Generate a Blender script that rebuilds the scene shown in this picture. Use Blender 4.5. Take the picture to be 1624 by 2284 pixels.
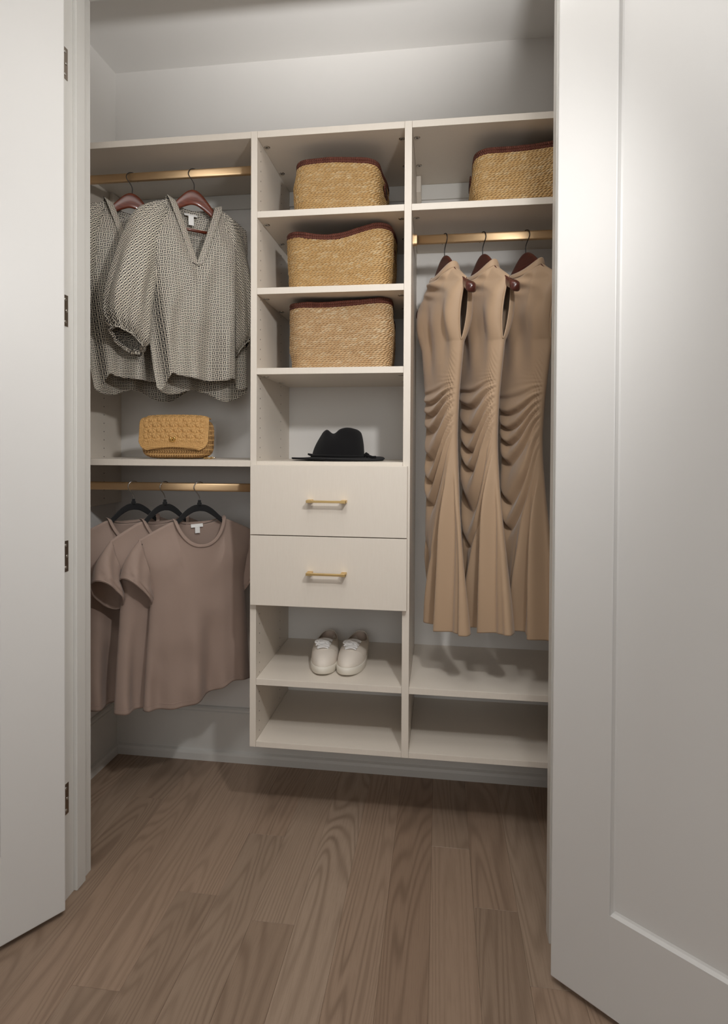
import bpy, bmesh, math, random
import numpy as np
from mathutils import Matrix, Vector

for o in list(bpy.data.objects):
    bpy.data.objects.remove(o)
SC = bpy.context.scene
COL = SC.collection
random.seed(7)
RNG = np.random.RandomState(11)

# ------------------------------------------------------------------ camera
CAM_POS = (0.6035, -1.79422, 1.24052)
R_ = (0.99150, 0.13026, 0.00505)
U_ = (-0.00666, 0.01184, 0.99991)
F_ = (-0.13018, 0.99141, -0.01260)
cd = bpy.data.cameras.new('camera')
cam = bpy.data.objects.new('camera', cd)
COL.objects.link(cam)
cam.matrix_world = Matrix(((R_[0], U_[0], -F_[0], CAM_POS[0]),
                           (R_[1], U_[1], -F_[1], CAM_POS[1]),
                           (R_[2], U_[2], -F_[2], CAM_POS[2]), (0, 0, 0, 1)))
cd.sensor_fit = 'HORIZONTAL'
cd.sensor_width = 36.0
cd.lens = 1292.1 / 1624 * 36.0
cd.shift_y = (1014.145 - 1142) / 1624
cd.clip_start = 0.02
SC.camera = cam

# ------------------------------------------------------------------ world, lights, exposure
w = bpy.data.worlds.new('world')
SC.world = w
w.use_nodes = True
w.node_tree.nodes['Background'].inputs[0].default_value = (1.0, 0.97, 0.94, 1)
w.node_tree.nodes['Background'].inputs[1].default_value = 0.05


def lamp(name, kind, loc, energy, color, size, target=None):
    d = bpy.data.lights.new(name, kind)
    d.energy = energy
    d.color = color
    if kind == 'AREA':
        d.shape = 'DISK'
        d.size = size
    else:
        d.shadow_soft_size = size
    o = bpy.data.objects.new(name, d)
    o.location = loc
    if target:
        v = Vector(target) - Vector(loc)
        o.rotation_euler = v.to_track_quat('-Z', 'Y').to_euler()
    COL.objects.link(o)
    return o


RY0_ = -3.7
FLASH = (0.86, -1.20, 1.95)
WARM = (1.0, 0.995, 0.985)
k1 = lamp('flash_head', 'SPOT', FLASH, 38.0, WARM, 0.045, (FLASH[0] - 0.66, FLASH[1] + 1.0, FLASH[2] - 0.46))
k1.data.spot_size = math.radians(110)
k1.data.spot_blend = 1.0
k2 = lamp('flash_head', 'SPOT', FLASH, 165.0, WARM, 0.045, (0.40, -0.46, 3.08))
k2.data.spot_size = math.radians(84)
k2.data.spot_blend = 1.0
lamp('ceiling_downlight', 'AREA', (0.40, -1.55, 2.73), 11.5, WARM, 0.45)
win = lamp('rear_fill', 'AREA', (0.6, RY0_ + 0.02, 1.5), 21.0, (0.97, 0.99, 1.0), 1.8, (0.6, 0.0, 1.3))  # added soft fill from behind the viewer, no known window there
SC.view_settings.view_transform = 'Standard'
SC.view_settings.look = 'None'
SC.view_settings.gamma = 1.0
SC.view_settings.use_curve_mapping = False
SC.view_settings.exposure = 0.0


# ------------------------------------------------------------------ helpers
def lin(r, g, b):
    f = lambda c: (c / 255 / 12.92) if c / 255 <= 0.04045 else ((c / 255 + 0.055) / 1.055) ** 2.4
    return (f(r), f(g), f(b), 1)


def tag(o, label=None, cat=None, group=None, kind=None):
    if label: o['label'] = label
    if cat: o['category'] = cat
    if group: o['group'] = group
    if kind: o['kind'] = kind
    return o


def empty(name, loc, rz=0.0, parent=None):
    o = bpy.data.objects.new(name, None)
    o.empty_display_size = 0.05
    o.location = loc
    o.rotation_euler = (0, 0, rz)
    o.parent = parent
    COL.objects.link(o)
    return o


def offs(p):
    v = np.zeros(3)
    while p is not None:
        v = v + np.array(p.location)
        p = p.parent
    return v


def mobj(name, verts, faces, mat, parent=None, smooth=False, uv=None, loc=None, local=False, mats=None, fmat=None):
    verts = np.asarray(verts, dtype=float)
    if parent is not None and not local:
        verts = verts - offs(parent)
    if loc is not None:
        verts = verts - np.asarray(loc)
    me = bpy.data.meshes.new(name)
    me.from_pydata(verts.tolist(), [], [tuple(int(i) for i in f) for f in faces])
    if uv is not None:
        l = me.uv_layers.new(name='UVMap')
        idx = np.empty(len(me.loops), dtype=np.int32)
        me.loops.foreach_get('vertex_index', idx)
        l.data.foreach_set('uv', np.asarray(uv, dtype=np.float32)[idx].ravel())
    if smooth:
        me.polygons.foreach_set('use_smooth', [True] * len(me.polygons))
    me.update()
    for m in (mats or [mat]):
        me.materials.append(m)
    if fmat is not None:
        me.polygons.foreach_set('material_index', fmat)
    o = bpy.data.objects.new(name, me)
    o.parent = parent
    if loc is not None:
        o.location = loc
    COL.objects.link(o)
    return o


def boxdata(b):
    x0, x1, y0, y1, z0, z1 = b
    v = [(x0, y0, z0), (x1, y0, z0), (x1, y1, z0), (x0, y1, z0), (x0, y0, z1), (x1, y0, z1), (x1, y1, z1), (x0, y1, z1)]
    f = [(0, 3, 2, 1), (4, 5, 6, 7), (0, 1, 5, 4), (1, 2, 6, 5), (2, 3, 7, 6), (3, 0, 4, 7)]
    return v, f


def bevel_mesh(me, r, seg=2):
    bm = bmesh.new()
    bm.from_mesh(me)
    bmesh.ops.bevel(bm, geom=bm.edges[:], offset=r, segments=seg, profile=0.5, affect='EDGES', clamp_overlap=True)
    bm.to_mesh(me)
    bm.free()


def box(name, b, mat, parent=None, bev=0.0, local=False, loc=None, seg=2):
    v, f = boxdata(b)
    o = mobj(name, v, f, mat, parent, local=local, loc=loc)
    if bev > 0:
        bevel_mesh(o.data, bev, seg)
    return o


def boxes(name, bs, mat, parent=None):
    V, Fc = [], []
    for b in bs:
        v, f = boxdata(b)
        n = len(V)
        V += v
        Fc += [tuple(i + n for i in q) for q in f]
    return mobj(name, V, Fc, mat, parent)


def gridfaces(nu, nv, wrapu=False, wrapv=False, flip=False, off=0):
    F = []
    for j in range(nv if wrapv else nv - 1):
        for i in range(nu if wrapu else nu - 1):
            a = j * nu + i
            b = j * nu + (i + 1) % nu
            c = ((j + 1) % nv) * nu + (i + 1) % nu
            d = ((j + 1) % nv) * nu + i
            q = (a + off, b + off, c + off, d + off)
            F.append(q[::-1] if flip else q)
    return F


def merge(parts):
    V, Fc, UV = [], [], []
    n = 0
    for p in parts:
        v, f = np.asarray(p[0]), p[1]
        V.append(v)
        Fc += [tuple(i + n for i in q) for q in f]
        UV.append(np.asarray(p[2]) if len(p) > 2 else np.zeros((len(v), 2)))
        n += len(v)
    return np.concatenate(V), Fc, np.concatenate(UV)


def tubedata(path, rad, n=10, closed=False, caps=True, flat=1.0, up=None):
    P = np.asarray(path, dtype=float)
    m = len(P)
    rad = np.full(m, rad) if np.isscalar(rad) else np.asarray(rad)
    if closed:
        T = np.roll(P, -1, 0) - np.roll(P, 1, 0)
    else:
        T = np.gradient(P, axis=0)
    T /= np.linalg.norm(T, axis=1)[:, None] + 1e-12
    a = np.array(up if up is not None else (0.31, 0.22, 0.93), dtype=float)
    N = np.zeros_like(P)
    for i in range(m):
        nrm = a - T[i] * (a @ T[i])
        nrm /= np.linalg.norm(nrm) + 1e-12
        N[i] = nrm
        a = nrm if up is None else a
    B = np.cross(T, N)
    th = np.linspace(0, 2 * np.pi, n, endpoint=False)
    V = (P[:, None, :] + rad[:, None, None] * (np.cos(th)[None, :, None] * N[:, None, :] + flat * np.sin(th)[None, :, None] * B[:, None, :])).reshape(-1, 3)
    F = gridfaces(n, m, True, closed)
    L = np.concatenate([[0], np.cumsum(np.linalg.norm(np.diff(P, axis=0), axis=1))])
    UV = np.stack([np.tile(th / (2 * np.pi), m), np.repeat(L, n)], 1)
    if caps and not closed:
        F.append(tuple(range(n))[::-1])
        F.append(tuple((m - 1) * n + i for i in range(n)))
    return V, F, UV


def tube(name, path, rad, mat, parent=None, n=10, closed=False, local=False, flat=1.0, up=None, smooth=True):
    V, F, UV = tubedata(path, rad, n, closed, True, flat, up)
    return mobj(name, V, F, mat, parent, smooth, UV, local=local)


def lathe(prof, n=32):
    """prof: list of (r, z) -> verts around z axis"""
    prof = np.asarray(prof, dtype=float)
    th = np.linspace(0, 2 * np.pi, n, endpoint=False)
    V = np.stack([(prof[:, 0:1] * np.cos(th)).ravel(), (prof[:, 0:1] * np.sin(th)).ravel(), np.repeat(prof[:, 1], n)], 1)
    return V, gridfaces(n, len(prof), True)


def cr(x, xs, ys):
    """smooth Catmull-Rom style interpolation, vectorised over x"""
    xs = np.asarray(xs, float)
    ys = np.asarray(ys, float)
    x = np.clip(np.asarray(x, float), xs[0], xs[-1])
    m = np.gradient(ys, xs)
    k = np.clip(np.searchsorted(xs, x, side='right') - 1, 0, len(xs) - 2)
    h = xs[k + 1] - xs[k]
    t = (x - xs[k]) / h
    return ((2 * t**3 - 3 * t**2 + 1) * ys[k] + (t**3 - 2 * t**2 + t) * h * m[k] + (-2 * t**3 + 3 * t**2) * ys[k + 1] + (t**3 - t**2) * h * m[k + 1])


def sst(a, b, x):
    t = np.clip((np.asarray(x, float) - a) / (b - a), 0, 1)
    return t * t * (3 - 2 * t)


_NG = RNG.rand(64, 64)


def vnoise(x, y):
    """smooth 2-D value noise in [-1, 1]"""
    x = np.asarray(x, float)
    y = np.asarray(y, float)
    xi = np.floor(x).astype(int)
    yi = np.floor(y).astype(int)
    fx = x - xi
    fy = y - yi
    fx = fx * fx * (3 - 2 * fx)
    fy = fy * fy * (3 - 2 * fy)
    g = lambda a, b: _NG[a % 64, b % 64]
    return 2 * ((g(xi, yi) * (1 - fx) + g(xi + 1, yi) * fx) * (1 - fy) + (g(xi, yi + 1) * (1 - fx) + g(xi + 1, yi + 1) * fx) * fy) - 1


def weld(o, dist=2e-5):
    bm = bmesh.new()
    bm.from_mesh(o.data)
    bmesh.ops.remove_doubles(bm, verts=bm.verts[:], dist=dist)
    bm.to_mesh(o.data)
    bm.free()
    return o


def solidify(o, t, off=0.0):
    m = o.modifiers.new('thickness', 'SOLIDIFY')
    m.thickness = t
    m.offset = off
    return o


# ------------------------------------------------------------------ materials
class NT:
    def __init__(s, name, rough=0.5, metal=0.0, spec=0.5, sheen=0.0, coat=0.0):
        s.m = bpy.data.materials.new(name)
        s.m.use_nodes = True
        s.t = s.m.node_tree
        s.b = s.t.nodes['Principled BSDF']
        s.b.inputs['Roughness'].default_value = rough
        s.b.inputs['Metallic'].default_value = metal
        s.b.inputs['Specular IOR Level'].default_value = spec
        s.b.inputs['Sheen Weight'].default_value = sheen
        s.b.inputs['Coat Weight'].default_value = coat

    def n(s, typ, **kw):
        nd = s.t.nodes.new(typ)
        for k, v in kw.items():
            if k.startswith('i_'):
                key = k[2:]
                key = int(key) if key.isdigit() else key.replace('_', ' ')
                nd.inputs[key].default_value = v
            else:
                setattr(nd, k, v)
        return nd

    def l(s, a, b):
        s.t.links.new(a, b)

    def math(s, op, a, b=None, c=None):
        nd = s.n('ShaderNodeMath', operation=op)
        for i, v in enumerate((a, b, c)):
            if v is None: continue
            if isinstance(v, (int, float)):
                nd.inputs[i].default_value = v
            else:
                s.l(v, nd.inputs[i])
        return nd.outputs[0]

    def mix(s, fac, a, b):
        nd = s.n('ShaderNodeMix', data_type='RGBA')
        for sock, v in ((nd.inputs[0], fac), (nd.inputs[6], a), (nd.inputs[7], b)):
            if isinstance(v, (int, float, tuple)):
                sock.default_value = v
            else:
                s.l(v, sock)
        return nd.outputs[2]

    def color(s, c):
        if isinstance(c, tuple):
            s.b.inputs['Base Color'].default_value = c
        else:
            s.l(c, s.b.inputs['Base Color'])
        return s

    def bump(s, h, strength=0.2, dist=0.001):
        nd = s.n('ShaderNodeBump')
        nd.inputs['Strength'].default_value = strength
        nd.inputs['Distance'].default_value = dist
        s.l(h, nd.inputs['Height'])
        s.l(nd.outputs[0], s.b.inputs['Normal'])
        return s

    def coord(s, kind='Object', scale=(1, 1, 1)):
        tc = s.n('ShaderNodeTexCoord')
        mp = s.n('ShaderNodeMapping')
        mp.inputs['Scale'].default_value = scale
        s.l(tc.outputs[kind], mp.inputs['Vector'])
        return mp.outputs[0]

    def noise(s, vec, scale, detail=3.0, rough=0.5, dist=0.0):
        nd = s.n('ShaderNodeTexNoise')
        nd.inputs['Scale'].default_value = scale
        nd.inputs['Detail'].default_value = detail
        nd.inputs['Roughness'].default_value = rough
        nd.inputs['Distortion'].default_value = dist
        if vec is not None: s.l(vec, nd.inputs['Vector'])
        return nd.outputs[0]

    def ramp(s, fac, stops):
        nd = s.n('ShaderNodeValToRGB')
        cr_ = nd.color_ramp
        while len(cr_.elements) < len(stops):
            cr_.elements.new(0.5)
        for e, (p, c) in zip(cr_.elements, stops):
            e.position = p
            e.color = c
        s.l(fac, nd.inputs[0])
        return nd.outputs[0]


def paint(name, c, rough, bumpsc=180.0, strength=0.05):
    m = NT(name, rough)
    v = m.coord('Object')
    m.color(m.mix(m.noise(v, 3.0, 2), c, tuple(x * 0.97 for x in c[:3]) + (1,)))
    m.bump(m.noise(v, bumpsc, 3), strength, 0.0006)
    return m.m


M = {}
M['wall'] = paint('wall_paint', lin(233, 230, 226), 0.75, 260, 0.10)
M['ceil'] = paint('ceiling_paint', lin(238, 236, 233), 0.85, 260, 0.10)
M['door'] = paint('door_paint', lin(220, 218, 215), 0.42, 90, 0.04)
M['trim'] = paint('trim_paint', lin(222, 220, 215), 0.38, 120, 0.04)


def m_melamine():
    m = NT('melamine', 0.42, spec=0.4)
    v = m.coord('Object', (1, 1, 0.12))
    n = m.noise(v, 220, 4, 0.6)
    m.color(m.mix(n, lin(228, 219, 207), lin(222, 212, 199)))
    m.bump(n, 0.05, 0.0004)
    return m.m


M['mel'] = m_melamine()


def m_simple(name, c, rough, metal=0.0, spec=0.5, sheen=0.0, nscale=0, nstr=0.1, coat=0.0):
    m = NT(name, rough, metal, spec, sheen, coat)
    v = m.coord('Object')
    m.color(m.mix(m.noise(v, 14, 3), c, tuple(x * 0.9 for x in c[:3]) + (1,)))
    if nscale:
        m.bump(m.noise(v, nscale, 3), nstr, 0.001)
    return m.m


M['dark'] = m_simple('painted_recess_shade', lin(42, 36, 32), 0.8)  # near-black colour standing in for shade inside holes and slots
M['nickel'] = m_simple('nickel', lin(190, 186, 180), 0.22, 1.0)
M['steel'] = m_simple('steel_wire', lin(175, 175, 175), 0.25, 1.0)
M['blackwire'] = m_simple('dark_wire', lin(62, 58, 56), 0.38, 0.8)
M['hinge'] = m_simple('hinge_metal', lin(150, 138, 126), 0.3, 1.0)


def m_brass(name, c, rough):
    m = NT(name, rough, 1.0)
    v = m.coord('Object', (3, 60, 60))
    n = m.noise(v, 12, 3)
    m.color(m.mix(n, c, tuple(x * 0.88 for x in c[:3]) + (1,)))
    m.bump(n, 0.06, 0.0005)
    return m.m


M['brass'] = m_brass('brushed_brass', lin(232, 200, 158), 0.48)
M['handle'] = m_brass('handle_brass', lin(228, 198, 140), 0.42)
M['gold'] = m_brass('clasp_gold', lin(235, 200, 130), 0.12)


def m_floor():
    m = NT('oak_floor', 0.42, spec=0.35)
    tc = m.n('ShaderNodeTexCoord')
    oi = m.n('ShaderNodeObjectInfo')
    rnd = oi.outputs['Random']
    add = m.n('ShaderNodeVectorMath', operation='ADD')
    cmb = m.n('ShaderNodeCombineXYZ')
    m.l(m.math('MULTIPLY', rnd, 37.0), cmb.inputs[0])
    m.l(m.math('MULTIPLY', rnd, 91.0), cmb.inputs[1])
    m.l(m.math('MULTIPLY', rnd, 13.0), cmb.inputs[2])
    m.l(tc.outputs['Object'], add.inputs[0])
    m.l(cmb.outputs[0], add.inputs[1])
    mp = m.n('ShaderNodeMapping')
    mp.inputs['Scale'].default_value = (1.0, 0.11, 1.0)
    m.l(add.outputs[0], mp.inputs[0])
    v = mp.outputs[0]
    # growth-ring contours of a stretched field
    fld = m.noise(v, 6.5, 1.5, 0.4, 0.5)
    rings = m.math('SINE', m.math('MULTIPLY', fld, 165.0))
    rings = m.math('MULTIPLY_ADD', rings, 0.5, 0.5)
    rings = m.math('POWER', rings, 2.0)
    mod = m.noise(v, 9.0, 2, 0.5)
    ringf = m.math('MULTIPLY', rings, m.math('MULTIPLY_ADD', mod, 1.5, -0.25))
    mp2 = m.n('ShaderNodeMapping')
    mp2.inputs['Scale'].default_value = (1.0, 0.03, 1.0)
    m.l(add.outputs[0], mp2.inputs[0])
    fine = m.noise(mp2.outputs[0], 420, 3, 0.65)
    pores = m.math('SUBTRACT', 1.0, m.math('SMOOTH_MIN', m.math('MULTIPLY', fine, 1.9), 1.0, 0.1))
    blot = m.noise(v, 3.0, 3, 0.6)
    base = m.mix(m.math('FRACT', m.math('MULTIPLY', rnd, 7.13)), lin(150, 128, 109), lin(182, 163, 144))
    base = m.mix(m.math('MULTIPLY', m.math('FRACT', m.math('MULTIPLY', rnd, 3.7)), 0.5), base, lin(172, 141, 118))
    base = m.mix(m.math('MULTIPLY', blot, 0.35), base, lin(138, 116, 98))
    cfin = m.mix(m.math('MULTIPLY', ringf, 0.60), base, lin(104, 84, 68))
    cfin = m.mix(m.math('MULTIPLY', pores, 0.55), cfin, lin(112, 90, 74))
    m.color(cfin)
    m.bump(m.math('ADD', fine, m.math('MULTIPLY', rings, 0.4)), 0.12, 0.0008)
    return m.m


M['floor'] = m_floor()
M['subfloor'] = m_simple('subfloor_dark', lin(60, 48, 40), 0.9)


def m_wood():
    m = NT('cherry_wood', 0.28, spec=0.5, coat=0.3)
    v = m.coord('Object', (0.6, 6, 4))
    n = m.noise(v, 14, 4, 0.6, 1.0)
    m.color(m.ramp(n, [(0.25, lin(70, 30, 20)), (0.55, lin(104, 48, 30)), (0.8, lin(128, 62, 40))]))
    return m.m


def m_wood_dark():
    m = NT('mahogany_wood', 0.3, spec=0.5, coat=0.3)
    v = m.coord('Object', (0.6, 6, 4))
    n = m.noise(v, 14, 4, 0.6, 1.0)
    m.color(m.ramp(n, [(0.25, lin(60, 28, 22)), (0.55, lin(80, 38, 30)), (0.8, lin(98, 50, 40))]))
    return m.m


M['wood'] = m_wood()
M['wood2'] = m_wood_dark()
M['velvet'] = m_simple('black_velvet', lin(22, 22, 23), 0.9, sheen=0.15, nscale=900)


def m_fabric(name, c, rough=0.75, sheen=0.2, wsc=1600.0, wstr=0.12, wr=14.0):
    m = NT(name, rough, spec=0.25, sheen=sheen)
    m.b.inputs['Sheen Roughness'].default_value = 0.5
    v = m.coord('UV')
    mp = m.n('ShaderNodeMapping')
    mp.inputs['Scale'].default_value = (1, 0.25, 1)
    m.l(v, mp.inputs[0])
    big = m.noise(v, 6.0, 3)
    knit = m.noise(mp.outputs[0], wsc, 2)
    m.color(m.mix(m.math('MULTIPLY', big, 0.5), c, tuple(x * 0.86 for x in c[:3]) + (1,)))
    wr_ = m.noise(v, wr, 3, 0.55, 0.6)
    m.bump(m.math('ADD', m.math('MULTIPLY', knit, 0.12), m.math('MULTIPLY', wr_, 1.0)), wstr, 0.012)
    return m.m


M['tee'] = m_fabric('taupe_jersey', lin(155, 134, 122), 0.7, 0.15)
M['dress'] = m_fabric('tan_jersey', lin(178, 150, 122), 0.55, 0.25, wstr=0.05)
M['tagwhite'] = m_simple('white_tag', lin(238, 236, 232), 0.7)


def m_blouse():
    m = NT('basketweave_print', 0.6, spec=0.3, sheen=0.1)
    tc = m.n('ShaderNodeTexCoord')
    sp = m.n('ShaderNodeSeparateXYZ')
    m.l(tc.outputs['UV'], sp.inputs[0])
    k = 1 / 0.0108
    x = m.math('MULTIPLY', sp.outputs[0], k)
    y = m.math('MULTIPLY', sp.outputs[1], k)
    par = m.math('FLOORED_MODULO', m.math('ADD', m.math('FLOOR', x), m.math('FLOOR', y)), 2.0)
    fx = m.math('FRACT', x)
    fy = m.math('FRACT', y)
    inv = m.math('SUBTRACT', 1.0, par)
    a = m.math('ADD', m.math('MULTIPLY', fx, par), m.math('MULTIPLY', fy, inv))   # along
    b = m.math('ADD', m.math('MULTIPLY', fy, par), m.math('MULTIPLY', fx, inv))   # across
    bar = m.math('LESS_THAN', m.math('ABSOLUTE', m.math('SUBTRACT', m.math('FRACT', m.math('MULTIPLY', b, 2.0)), 0.5)), 0.295)
    ln = m.math('LESS_THAN', m.math('ABSOLUTE', m.math('SUBTRACT', a, 0.5)), 0.45)
    ink = m.math('MULTIPLY', bar, ln)
    c = m.mix(ink, lin(226, 217, 200), lin(46, 42, 44))
    m.color(c)
    v = m.coord('UV')
    m.bump(m.noise(v, 22, 3, 0.55, 0.6), 0.22, 0.012)
    return m.m


M['blouse'] = m_blouse()


def m_straw(name, c1, c2, c3, du=0.0125):
    """twisted seagrass: UV u = metres along the coil, v = row number"""
    m = NT(name, 0.62, spec=0.3)
    tc = m.n('ShaderNodeTexCoord')
    sp = m.n('ShaderNodeSeparateXYZ')
    m.l(tc.outputs['UV'], sp.inputs[0])
    u, vv = sp.outputs[0], sp.outputs[1]
    row = m.math('FLOOR', vv)
    fr = m.math('FRACT', vv)
    ph = m.math('ADD', m.math('MULTIPLY', u, 1 / du), m.math('ADD', m.math('MULTIPLY', fr, -0.8), m.math('MULTIPLY', m.math('MULTIPLY', row, row), 0.371)))
    strand = m.math('MULTIPLY_ADD', m.math('SINE', m.math('MULTIPLY', ph, 6.2832)), 0.5, 0.5)
    cmb = m.n('ShaderNodeCombineXYZ')
    m.l(m.math('MULTIPLY', u, 9.0), cmb.inputs[0])
    m.l(m.math('MULTIPLY', row, 3.7), cmb.inputs[1])
    n1 = m.noise(cmb.outputs[0], 3.0, 4, 0.7)
    cmb2 = m.n('ShaderNodeCombineXYZ')
    m.l(m.math('MULTIPLY', m.math('FLOOR', ph), 7.31), cmb2.inputs[0])
    m.l(m.math('MULTIPLY', row, 5.3), cmb2.inputs[1])
    n2 = m.noise(cmb2.outputs[0], 1.7, 1)
    c = m.mix(m.ramp(n1, [(0.3, (0, 0, 0, 1)), (0.7, (1, 1, 1, 1))]), c1, c2)
    c = m.mix(m.ramp(n2, [(0.5, (0, 0, 0, 1)), (0.72, (0.8, 0.8, 0.8, 1))]), c, c3)
    gap = m.math('SUBTRACT', 1.0, m.math('POWER', strand, 0.45))
    c = m.mix(m.math('MULTIPLY', gap, 0.5), c, lin(92, 62, 36))
    rg = m.math('POWER', m.math('SUBTRACT', 1.0, m.math('SINE', m.math('MULTIPLY', fr, 3.1416))), 3.0)
    c = m.mix(m.math('MULTIPLY', rg, 0.55), c, lin(88, 60, 36))
    m.color(c)
    m.bump(strand, 0.8, 0.0022)
    return m.m


M['straw'] = m_straw('seagrass', lin(222, 185, 128), lin(200, 160, 104), lin(238, 216, 174))
M['straw2'] = m_straw('seagrass_pale', lin(222, 188, 142), lin(196, 158, 114), lin(240, 220, 184))
M['rimyarn'] = m_straw('brown_yarn', lin(104, 56, 46), lin(84, 42, 36), lin(118, 66, 54), 0.006)


def m_crochet():
    m = NT('crochet_raffia', 0.6, spec=0.3)
    v = m.coord('Object')
    n = m.noise(v, 60, 4, 0.7)
    m.color(m.mix(n, lin(214, 170, 110), lin(184, 140, 86)))
    m.bump(m.noise(v, 500, 3), 0.4, 0.001)
    return m.m


M['crochet'] = m_crochet()


def m_crochet_body():
    m = NT('crochet_stitches', 0.6, spec=0.3)
    tc = m.n('ShaderNodeTexCoord')
    sp = m.n('ShaderNodeSeparateXYZ')
    m.l(tc.outputs['Object'], sp.inputs[0])
    hx = m.math('ADD', sp.outputs[0], m.math('MULTIPLY', sp.outputs[1], 1.0))
    rowf = m.math('MULTIPLY', sp.outputs[2], 1 / 0.0165)
    fr = m.math('FRACT', rowf)
    zig = m.math('ABSOLUTE', m.math('SUBTRACT', fr, 0.5))
    ph = m.math('ADD', m.math('MULTIPLY', hx, 1 / 0.0085), m.math('MULTIPLY', zig, 0.7))
    st = m.math('MULTIPLY_ADD', m.math('SINE', m.math('MULTIPLY', ph, 6.2832)), 0.5, 0.5)
    st2 = m.math('MULTIPLY_ADD', m.math('SINE', m.math('MULTIPLY', ph, 12.5664)), 0.5, 0.5)
    rr = m.math('POWER', m.math('MULTIPLY', zig, 2.0), 0.6)
    h = m.math('MAXIMUM', m.math('MULTIPLY', st, 0.8), m.math('MULTIPLY', m.math('GREATER_THAN', zig, 0.36), 0.9))
    v = m.coord('Object')
    n = m.noise(v, 60, 4, 0.7)
    c = m.mix(n, lin(212, 170, 112), lin(178, 134, 82))
    c = m.mix(m.math('SUBTRACT', 0.75, m.math('MULTIPLY', m.math('POWER', h, 0.7), 0.75)), c, lin(104, 68, 36))
    m.color(c)
    m.bump(m.math('ADD', h, m.math('MULTIPLY', st2, 0.12)), 1.0, 0.003)
    return m.m


M['crochet_body'] = m_crochet_body()


def m_felt():
    m = NT('black_felt', 0.95, spec=0.1, sheen=0.06)
    m.b.inputs['Sheen Roughness'].default_value = 0.6
    v = m.coord('Object')
    n = m.noise(v, 700, 4, 0.8)
    m.color(m.mix(n, lin(18, 17, 18), lin(30, 29, 30)))
    m.bump(n, 0.5, 0.001)
    return m.m


M['felt'] = m_felt()


def m_canvas(name, c, sc=1800):
    m = NT(name, 0.8, spec=0.25)
    v = m.coord('Object')
    n = m.noise(v, sc, 2)
    m.color(m.mix(n, c, tuple(x * 0.93 for x in c[:3]) + (1,)))
    m.bump(n, 0.15, 0.0006)
    return m.m


M['canvas'] = m_canvas('shoe_canvas', lin(232, 222, 210))
M['rubber'] = m_simple('shoe_rubber', lin(236, 229, 216), 0.5)
M['lace'] = m_canvas('lace_cotton', lin(246, 244, 242), 2500)
M['lining'] = m_canvas('shoe_lining', lin(214, 196, 182))

# ------------------------------------------------------------------ key measures (metres)
D = 0.4048          # depth of the shelves, back wall plane
ZC = 2.74
X1L, X1R, X2L, X2R = 0.0, 0.02035, 0.4895, 0.5117
XW, XP = -0.7025, -0.6772
XWR, XPR = 1.205, 1.180
JL, JR = -0.402, 0.892          # jamb faces
YB, YF = -0.232, -0.362         # closet-side and room-side faces of the front wall
ZH = 2.517

# ------------------------------------------------------------------ setting
RX0, RX1, RY0 = -2.3, 3.0, -3.7
tag(boxes('wall_back', [(XW - 0.1, XWR + 0.1, D, D + 0.1, 0, ZC)], M['wall']), 'white painted back wall of the closet', kind='structure')
tag(boxes('wall_left', [(XW - 0.1, XW, YB, D, 0, ZC)], M['wall']), 'white painted left side wall of the closet', kind='structure')
tag(boxes('wall_right', [(XWR, XWR + 0.1, YB, D, 0, ZC)], M['wall']), 'white painted right side wall of the closet', kind='structure')
tag(boxes('wall_front', [(RX0, JL - 0.02, YF, YB, 0, ZC), (JR + 0.02, RX1, YF, YB, 0, ZC), (JL - 0.02, JR + 0.02, YF, YB, ZH + 0.02, ZC)], M['wall']),
    'white wall around the closet opening', kind='structure')
tag(boxes('wall_room_left', [(RX0 - 0.1, RX0, RY0, YF, 0, ZC)], M['wall']), 'white room wall left of the viewer', kind='structure')
tag(boxes('wall_room_right', [(RX1, RX1 + 0.1, RY0, YF, 0, ZC)], M['wall']), 'white room wall right of the viewer', kind='structure')
tag(boxes('wall_room_rear', [(RX0 - 0.1, RX1 + 0.1, RY0 - 0.1, RY0, 0, ZC)], M['wall']), 'white room wall behind the viewer', kind='structure')
tag(boxes('ceiling', [(RX0 - 0.1, RX1 + 0.1, RY0 - 0.1, D + 0.1, ZC, ZC + 0.1)], M['ceil']), 'white painted ceiling', kind='structure')

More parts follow.
